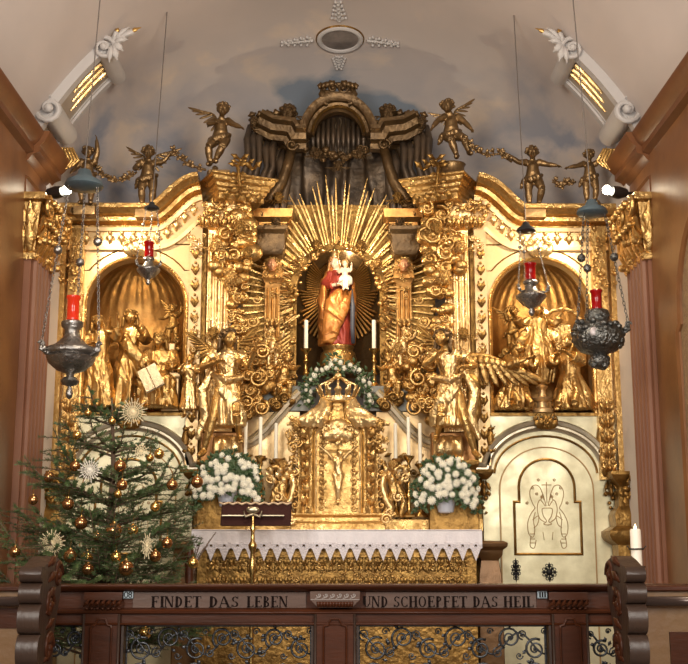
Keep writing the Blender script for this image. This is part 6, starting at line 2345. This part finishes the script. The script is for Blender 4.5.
# ================================================================= COMMUNION RAIL
YR = 7.0
zr = lambda py: A(338, py, YR).z
xr_ = lambda px: A(px, 610, YR).x
RL = T('communion_rail', 'dark carved oak communion rail with inlaid lettering and wrought-iron panels', 'rail', (0, YR + .1, 0))
m = MB()
prof = [(YR + .02, zr(624)), (YR + .02, zr(613)), (YR - .01, zr(611.5)), (YR + .0, zr(609.5)), (YR + .03, zr(608)), (YR + .03, zr(592)), (YR - .02, zr(590.5)), (YR - .05, zr(588)), (YR - .06, zr(586)), (YR - .06, zr(584.5)), (YR + .26, zr(584.5)), (YR + .26, zr(624))]
m.prism(prof, -2.80, 2.80, 'x')
P('top_beam', m, WOOD, RL, smooth=30)
m = MB(); m.box(xr_(132), YR + .022, zr(608), xr_(306), YR + .03, zr(592.5)); m.box(xr_(366), YR + .022, zr(608), xr_(537), YR + .03, zr(592.5))
P('frieze_board', m, WOODF, RL)
m = MB()
for pth in ((zr(612.5)), (zr(624))):
    m.loft([(-2.8, YR - .0, pth), (2.8, YR - .0, pth)], .008, 8)
P('bead_moulding', m, WOOD, RL, smooth=180)
# posts with ogee topped panels
zb_r = .12
for px0, px1 in ((83, 121), (314, 356), (551, 588), (-60, -25), (700, 735)):
    m = MB()
    xc, w_ = (xr_(px0) + xr_(px1)) / 2, xr_(px1) - xr_(px0)
    m.box(xc - w_ / 2, YR + .0, zb_r, xc + w_ / 2, YR + .2, zr(612))
    po = P('post', m, WOOD, RL, bevel=.004)
    m = MB(); h = w_ * .27
    zt_p = zr(619)
    pan = [(xc - h, .25), (xc - h, zt_p - .055), (xc - h * .95, zt_p - .04), (xc - h * .6, zt_p - .035), (xc - h * .5, zt_p - .02), (xc - h * .35, zt_p), (xc + h * .35, zt_p), (xc + h * .5, zt_p - .02), (xc + h * .6, zt_p - .035), (xc + h * .95, zt_p - .04), (xc + h, zt_p - .055), (xc + h, .25)]
    m.mould(pan, [(0, -.006), (.010, -.005), (.014, .0), (.010, .006), (0, .006)], YR, closed=True)
    P('panel_moulding', m, WOOD, po)
    m = MB()
    for q in (-1, 1):
        m.loft([(xc + q * (w_ / 2 - .008), YR - .004, zb_r), (xc + q * (w_ / 2 - .008), YR - .004, zr(614))], .008, 6)
    P('edge_bead', m, WOODG, po, smooth=180)
# carved consoles above the posts
for px0, px1 in ((84, 122), (549, 588)):
    m = MB()
    xa, xb = xr_(px0), xr_(px1)
    m.box(xa, YR - .012, zr(600), xb, YR + .03, zr(592))
    for k in range(7):
        x_ = xa + (xb - xa) * (k + .5) / 7
        m.loft([(x_ - .014, YR - .02, zr(606)), (x_ + .004, YR - .035, zr(603)), (x_ + .014, YR - .02, zr(600))], [.006, .013, .006], 8)
        m.ell((x_, YR - .012, zr(608.5)), (.012, .012, .008), 8, 6)
    P('carved_console', m, WOOD, RL, smooth=60)
xa, xb = xr_(310), xr_(360)
m = MB(); m.prism([(xa, zr(591)), (xb, zr(591)), (xb, zr(599.5)), (xb - .045, zr(607.5)), (xa + .045, zr(607.5)), (xa, zr(599.5))], YR - .04, YR + .03)
cc_ = P('carved_console', m, WOODF, RL, bevel=.003)
m = MB()
for k in range(6):
    x_ = xa + .035 + (xb - xa - .05) * k / 6
    m.scroll((x_ + .018, YR - .042, zr(595)), .014, 1.2, .0032, 1, PI, 5, n=12)
    m.loft([(x_ - .006, YR - .042, zr(598.2)), (x_ + .01, YR - .042, zr(597.6)), (x_ + .03, YR - .042, zr(595))], [.002, .0035, .002], 5)
m.box(xa + .004, YR - .044, zr(599.6), xb - .004, YR - .04, zr(599.0))
P('wave_scrolls', m, M('worn_pale_wood', (.30, .26, .24), .5), cc_, smooth=60)
m = MB()
for k in range(12):
    x_ = xa + .05 + (xb - xa - .10) * k / 11
    m.loft([(x_, YR - .046, zr(601.5)), (x_, YR - .040, zr(606.5))], [.011, .009], 8)
P('gadroons', m, WOOD, cc_, smooth=180)

# ---- lettering built from strokes
SER = .13
def glyph(ch):
    W_, t = .62, .20
    L = []
    def v(x, a=0, b=1, w_=t): L.append(('r', x, a, x + w_, b))
    def hs(x0, x1, y, w_=.055): L.append(('r', x0, y - w_ / 2, x1, y + w_ / 2))
    def foot(x, y, w_=t): L.append(('r', x - .07, y - .02 if y > .5 else y - .02, x + w_ + .07, y + .03))
    if ch in 'FELIDTPBHNU':
        pass
    if ch == 'I': v(.1); foot(.1, .0); foot(.1, .97); return L, .38
    if ch in 'FE':
        v(.1); foot(.1, 0); foot(.1, .97); hs(.1, .62, .97); hs(.2, .5, .52); L.append(('r', .58, .80, .64, 1.0)); L.append(('r', .46, .42, .51, .62))
        if ch == 'E': hs(.1, .64, .03); L.append(('r', .60, 0, .66, .20))
        return L, .74
    if ch == 'L': v(.1); foot(.1, 0); foot(.1, .97); hs(.1, .6, .03); L.append(('r', .57, 0, .63, .22)); return L, .70
    if ch == 'T': v(.26); foot(.26, 0); hs(.0, .70, .97); L.append(('r', .0, .78, .05, .99)); L.append(('r', .65, .78, .70, .99)); return L, .74
    if ch == 'H': v(.08); v(.55); foot(.08, 0); foot(.08, .97); foot(.55, 0); foot(.55, .97); hs(.2, .6, .5); return L, .86
    if ch == 'N': v(.08, w_=.07); v(.64, w_=.07); L.append(('q', .04, 1, .24, 1, .72, 0, .58, 0)); foot(.08, 0, .07); foot(.64, .97, .07); foot(.04, .97, .1); return L, .84
    if ch == 'U': v(.06, .25); v(.60, .25, 1, .07); L.append(('a', .365, .27, .22, .25, 180, 360, .10)); foot(.06, .97); foot(.60, .97, .07); return L, .80
    if ch == 'A': L.append(('q', .28, 1, .42, 1, .80, 0, .62, 0)); L.append(('q', .30, 1, .36, 1, .10, 0, .04, 0)); hs(.14, .6, .33); foot(.62, 0); foot(.03, 0, .08); return L, .86
    if ch == 'D': v(.1); foot(.1, 0); L.append(('a', .26, .5, .38, .47, -90, 90, .16)); hs(.1, .3, .97); hs(.1, .3, .03); return L, .78
    if ch in 'PB':
        v(.1); foot(.1, 0, .1); L.append(('a', .28, .74, .26, .24, -90, 90, .15)); hs(.1, .3, .97); hs(.1, .3, .5)
        if ch == 'B': L.append(('a', .28, .26, .31, .25, -90, 90, .15)); hs(.1, .3, .03)
        return L, .70
    if ch == 'O': L.append(('a', .38, .5, .34, .49, 0, 360, .14)); return L, .82
    if ch == 'C': L.append(('a', .40, .5, .34, .49, 50, 310, .14)); L.append(('r', .60, .74, .65, .98)); L.append(('r', .60, .04, .65, .24)); return L, .76
    if ch == 'S': L.append(('a', .32, .74, .23, .24, 30, 255, .12)); L.append(('a', .30, .27, .25, .25, -150, 90, .13)); L.append(('r', .50, .76, .55, .98)); L.append(('r', .06, .02, .11, .24)); return L, .64
    return [], .4


def text_mb(txt, x0, x1, zlo, h, y):
    tot = sum(glyph(c)[1] for c in txt)
    k = (x1 - x0) / tot
    m = MB(); x = x0
    for c in txt:
        g, w_ = glyph(c)
        for s_ in g:
            if s_[0] == 'r':
                m.box(x + s_[1] * k, y - .002, zlo + s_[2] * h, x + s_[3] * k, y + .002, zlo + s_[4] * h)
            elif s_[0] == 'q':
                m.prism([(x + s_[1] * k, zlo + s_[2] * h), (x + s_[3] * k, zlo + s_[4] * h), (x + s_[5] * k, zlo + s_[6] * h), (x + s_[7] * k, zlo + s_[8] * h)], y - .002, y + .002)
            else:
                _, cx, cz, rx, rz, a0, a1, wd = s_
                n = 16
                out = arc(x + cx * k, zlo + cz * h, rx * k, a0, a1, n, rz=rz * h)
                inn = []
                for i in range(n + 1):
                    a = math.radians(a0 + (a1 - a0) * i / n)
                    th = .05 + (wd - .05) * abs(math.cos(a))
                    inn.append((x + (cx + (rx - th) * math.cos(a)) * k, zlo + (cz + (rz - th) * math.sin(a)) * h))
                vs = [(a, y - .002, b) for a, b in out] + [(a, y - .002, b) for a, b in inn]
                m.add(vs, [(i, i + 1, n + 2 + i, n + 1 + i) for i in range(n)])
        x += w_ * k
    return m


H_L = zr(596.3) - zr(607.3)
for txt, a, b in (('FINDET', 150, 201), ('DAS', 208, 243), ('LEBEN', 246, 288), ('UND', 363, 389), ('SCHOEPFET', 393.5, 468), ('DAS', 473, 499), ('HEIL', 504, 535)):
    if txt == 'DAS' and a == 208: b = 239
    P('inlaid_word', text_mb(txt, xr_(a), xr_(b), zr(607.3), H_L, YR + .020), INK, RL, smooth=0)
# little enamel number plates
for px, txt in ((127.5, 'OS'), (543, 'III')):
    m = MB(); m.box(xr_(px - 5), YR + .010, zr(598.5), xr_(px + 5), YR + .022, zr(590.8))
    pl_ = P('number_plate', m, M('pale_blue_plate', (.26, .31, .34), .3, .3), RL, bevel=.002)
    if txt == 'III':
        q = text_mb('III', xr_(px - 3.6), xr_(px + 4), zr(597.3), zr(592) - zr(597.3), YR + .008)
    else:
        q = MB()
        q.loft([(xr_(px - 2.2) + .011 * math.cos(t), YR + .008, zr(594.6) + .016 * math.sin(t)) for t in [2 * PI * i / 12 for i in range(12)]], .0028, 5, closed=True)
        for zc_, rr in ((593.2, .0075), (596.0, .0085)):
            q.loft([(xr_(px + 2.0) + rr * math.cos(t), YR + .008, zr(zc_) + rr * math.sin(t)) for t in [2 * PI * i / 12 for i in range(12)]], .0026, 5, closed=True)
    P('numerals', q, INK, pl_, smooth=0)

# ---- wrought-iron scroll panels
def grille(px0, px1, seed):
    xa, xb = xr_(px0), xr_(px1)
    zt2 = zr(626.5)
    zb2 = zt2 - .62
    y = YR + .12
    fr = MB()
    for a, b in (((xa, zt2), (xb, zt2)), ((xa, zb2), (xb, zb2)), ((xa, zb2), (xa, zt2)), ((xb, zb2), (xb, zt2))):
        fr.loft([(a[0], y, a[1]), (b[0], y, b[1])], .009, 6)
    f = P('iron_grille', fr, IRON, RL, smooth=60)
    rg = random.Random(seed)
    W_ = xb - xa
    n = max(1, round(W_ / .155))
    w_ = W_ / n
    for row in range(3):
        zc = zt2 - .105 - row * .205
        m = MB()
        # a wandering stem with a spiral in each of its bends
        st = []
        for i in range(n * 8 + 1):
            x_ = xa + W_ * i / (n * 8)
            st.append((x_, y, zc + .062 * math.cos(PI * (x_ - xa) / w_ + row * PI)))
        m.loft(st, .0065, 6)
        P('scroll_stem', m, IRON, f, smooth=180)
        for i in range(n):
            m = MB()
            sg = 1 if (i + row) % 2 else -1
            xc = xa + w_ * (i + .5) + rg.uniform(-.008, .008)
            c = V(xc + w_ * .12, y - .004, zc + sg * .032)
            R_g = min(w_ * .40, .062) * rg.uniform(.9, 1.1)
            m.scroll(c, R_g, 2.0, .0084, -sg, -sg * PI / 2 - .5, 6, n=30)
            m.scroll(V(xc - w_ * .34, y - .008, zc - sg * .052), R_g * .48, 1.6, .0055, sg, sg * PI / 2, 5, n=18)
            m.scroll(V(xc + w_ * .46, y - .008, zc - sg * .070), R_g * .34, 1.4, .005, -sg, 0, 5, n=14)
            rosette(m, c + V(0, -.010, 0), .016, 5)
            for k in range(3):
                a = rg.uniform(0, 2 * PI)
                p = c + V(R_g * math.cos(a), -.004, R_g * math.sin(a))
                m.leaf(p, p + V(.032 * math.cos(a + .8), -.006, .032 * math.sin(a + .8)), .010, .004, .006, n=6)
            P('scrollwork', m, IRON, f, smooth=180)


grille(124, 311, 1); grille(359, 548, 2); grille(40, 81, 3); grille(591, 635, 4); grille(-22, 36, 5); grille(640, 698, 6)
m = MB(); m.box(-2.8, YR + .02, 0, 2.8, YR + .22, .14); m.box(-2.8, YR + .04, .14, 2.8, YR + .2, zr(626.5) - .62)
P('bottom_rail', m, WOOD, RL)
# thin darker stile beside the posts
m = MB()
for px in (123, 312.5, 357.5, 549.5):
    m.box(xr_(px - 1.2), YR + .01, .14, xr_(px + 1.2), YR + .1, zr(625))
P('stile', m, WOODG, RL)

# ================================================================= BENCH ENDS AND STALL FRONTS
for s, lb in ((-1, 'dark scalloped carved bench end in front of the rail, under the Christmas tree'), (1, 'dark scalloped carved bench end in front of the rail, under the wall candle')):
    YP = 6.0
    zp = lambda py: A(338, py, YP).z
    xo, xi = (A(16, 610, YP).x, A(38.5, 610, YP).x) if s < 0 else (A(649, 610, YP).x, A(629, 610, YP).x)
    b = (xo * .5 + xi * .5, YP + .2, 0)
    t = T('bench_end', lb, 'bench end', b)
    # profile in depth: front edge scalloped by three lobes, back edge with a volute
    pr = []
    ztp = zp(566)
    zs_ = [ztp, ztp - .085, ztp - .19, ztp - .34, ztp - .50, ztp - .66]
    front = [(YP + .10, ztp + .0)]
    for i in range(5):
        za, zb3 = zs_[i], zs_[i + 1]
        for k in range(7):
            a = PI * (k + .5) / 7
            front.append((YP + .07 - .055 * math.sin(a), za + (zb3 - za) * (1 - math.cos(a)) / 2))
        front.append((YP + .085, zb3))
    front.append((YP + .08, 0))
    back = [(YP + .50, 0), (YP + .50, .5), (YP + .36, .62), (YP + .34, ztp - .36), (YP + .40, ztp - .26), (YP + .46, ztp - .14), (YP + .46, ztp - .05), (YP + .42, ztp + .03), (YP + .30, ztp + .05), (YP + .2, ztp + .03)]
    m = MB(); m.prism(front + back, min(xo, xi), max(xo, xi), 'x')
    P('board', m, WOODG, t, smooth=50, bevel=.006)
    m = MB()
    for i, (yy, zz_, rr) in enumerate(((YP + .38, ztp - .05, .07), (YP + .22, ztp - .20, .07), (YP + .24, ztp - .42, .08), (YP + .25, ztp - .62, .08))):
        v = MB(); v.scroll((0, 0, 0), rr, 1.7, .016, 1, 0, 6)
        m.merge(v, Matrix.Translation((xi, yy, zz_)) @ Matrix.Rotation(PI / 2, 4, 'Z'))
    for k in range(9):
        m.leaf((xi, YP + .15 + .02 * (k % 3), ztp - .08 * k), (xi - s * .012, YP + .30, ztp - .08 * k + .05), .022, .012, .0, ref=(1, 0, 0))
    P('side_carving', m, WOOD, t, smooth=180)
    # stall front behind: rail, round handrail and boards
    YS = 6.45
    zs2 = lambda py: A(338, py, YS).z
    xa = A(28 if s < 0 else 640, 610, YS).x
    xb = s * 2.78
    lb2 = 'stall front with dark top and honey coloured boards, %s' % ('at the tree side' if s < 0 else 'below the wall candle')
    t = T('stall_front', lb2, 'choir stall', ((xa + xb) / 2, YS + .1, 0))
    m = MB(); m.box(min(xa, xb), YS - .02, zs2(591), max(xa, xb), YS + .25, zs2(586)); P('top_board', m, WOOD, t, bevel=.006)
    m = MB(); m.loft([(xa, YS - .05, zs2(601)), (xb, YS - .05, zs2(601))], .026, 14); P('round_handrail', m, M('polished_rail_%s' % ('l' if s < 0 else 'r'), (.09, .06, .05), .15, .3), t, smooth=180)
    m = MB(); m.box(min(xa, xb), YS + .01, .06, max(xa, xb), YS + .06, zs2(591)); P('front_board', m, HONEY, t)
    m = MB()
    if s > 0: x0_, x1_ = A(669, 620, YS).x, xb
    else: x0_, x1_ = xb, A(18, 620, YS).x
    m.box(min(x0_, x1_), YS - .0, zs2(632 if s > 0 else 628), max(x0_, x1_), YS + .02, zs2(608) if s < 0 else .1)
    P('recessed_panel', m, WOOD, t)
    m = MB(); m.box(min(xa, xb), YS - .02, .0, max(xa, xb), YS + .2, .08); P('kick_board', m, WOOD, t)

# pillar candle on the wall side
YPc = 7.9
b = A(638, 588, YPc)
CS = T('candle_stand', 'wrought stand carrying the thick white candle beside the corner pillar', 'candle stand', (b.x, YPc, 0))
m = MB(); zq = A(638, 566, YPc).z
m.lathe([(.16, 0), (.16, .02), (.03, .06), (.018, .2), (.018, zq - .06), (.03, zq - .05), (.055, zq - .01), (.055, zq)], (b.x, YPc, 0), 18)
P('stem', m, IRON, CS, smooth=60)
m = MB(); zr2 = A(638, 549, YPc).z
m.loft([(b.x + .046 * math.cos(t), YPc + .046 * math.sin(t), zr2) for t in [2 * PI * i / 20 for i in range(20)]], .006, 6, closed=True)
for q in (-1, 1):
    m.loft([(b.x + q * .046, YPc, zr2), (b.x + q * .062, YPc - .02, zr2 + .02)], .004, 5)
P('holding_ring', m, IRON, CS)
c = T('pillar_candle', 'thick white burning pillar candle in a dark ring, against the pale wall', 'candle', (b.x, YPc, zq))
m = MB(); zt3 = A(638, 529, YPc).z
m.lathe([(.036, zq + .002), (.036, zt3 - .01), (.030, zt3), (.012, zt3 - .012)], (b.x, YPc, 0), 20); P('wax', m, M('glowing_white_wax', (.88, .82, .72), .45, emis=(1, .72, .42), es=.12), c)
m = MB(); m.lathe([(.004, zt3 - .01), (.010, zt3 + .004), (.008, zt3 + .016), (.001, zt3 + .034)], (b.x, YPc, 0), 10); P('flame', m, FLAME, c, smooth=180)
lamp('pillar_candle_light', 'POINT', (b.x, YPc - .0, zt3 + .06), .8, (1, .65, .35), .02)
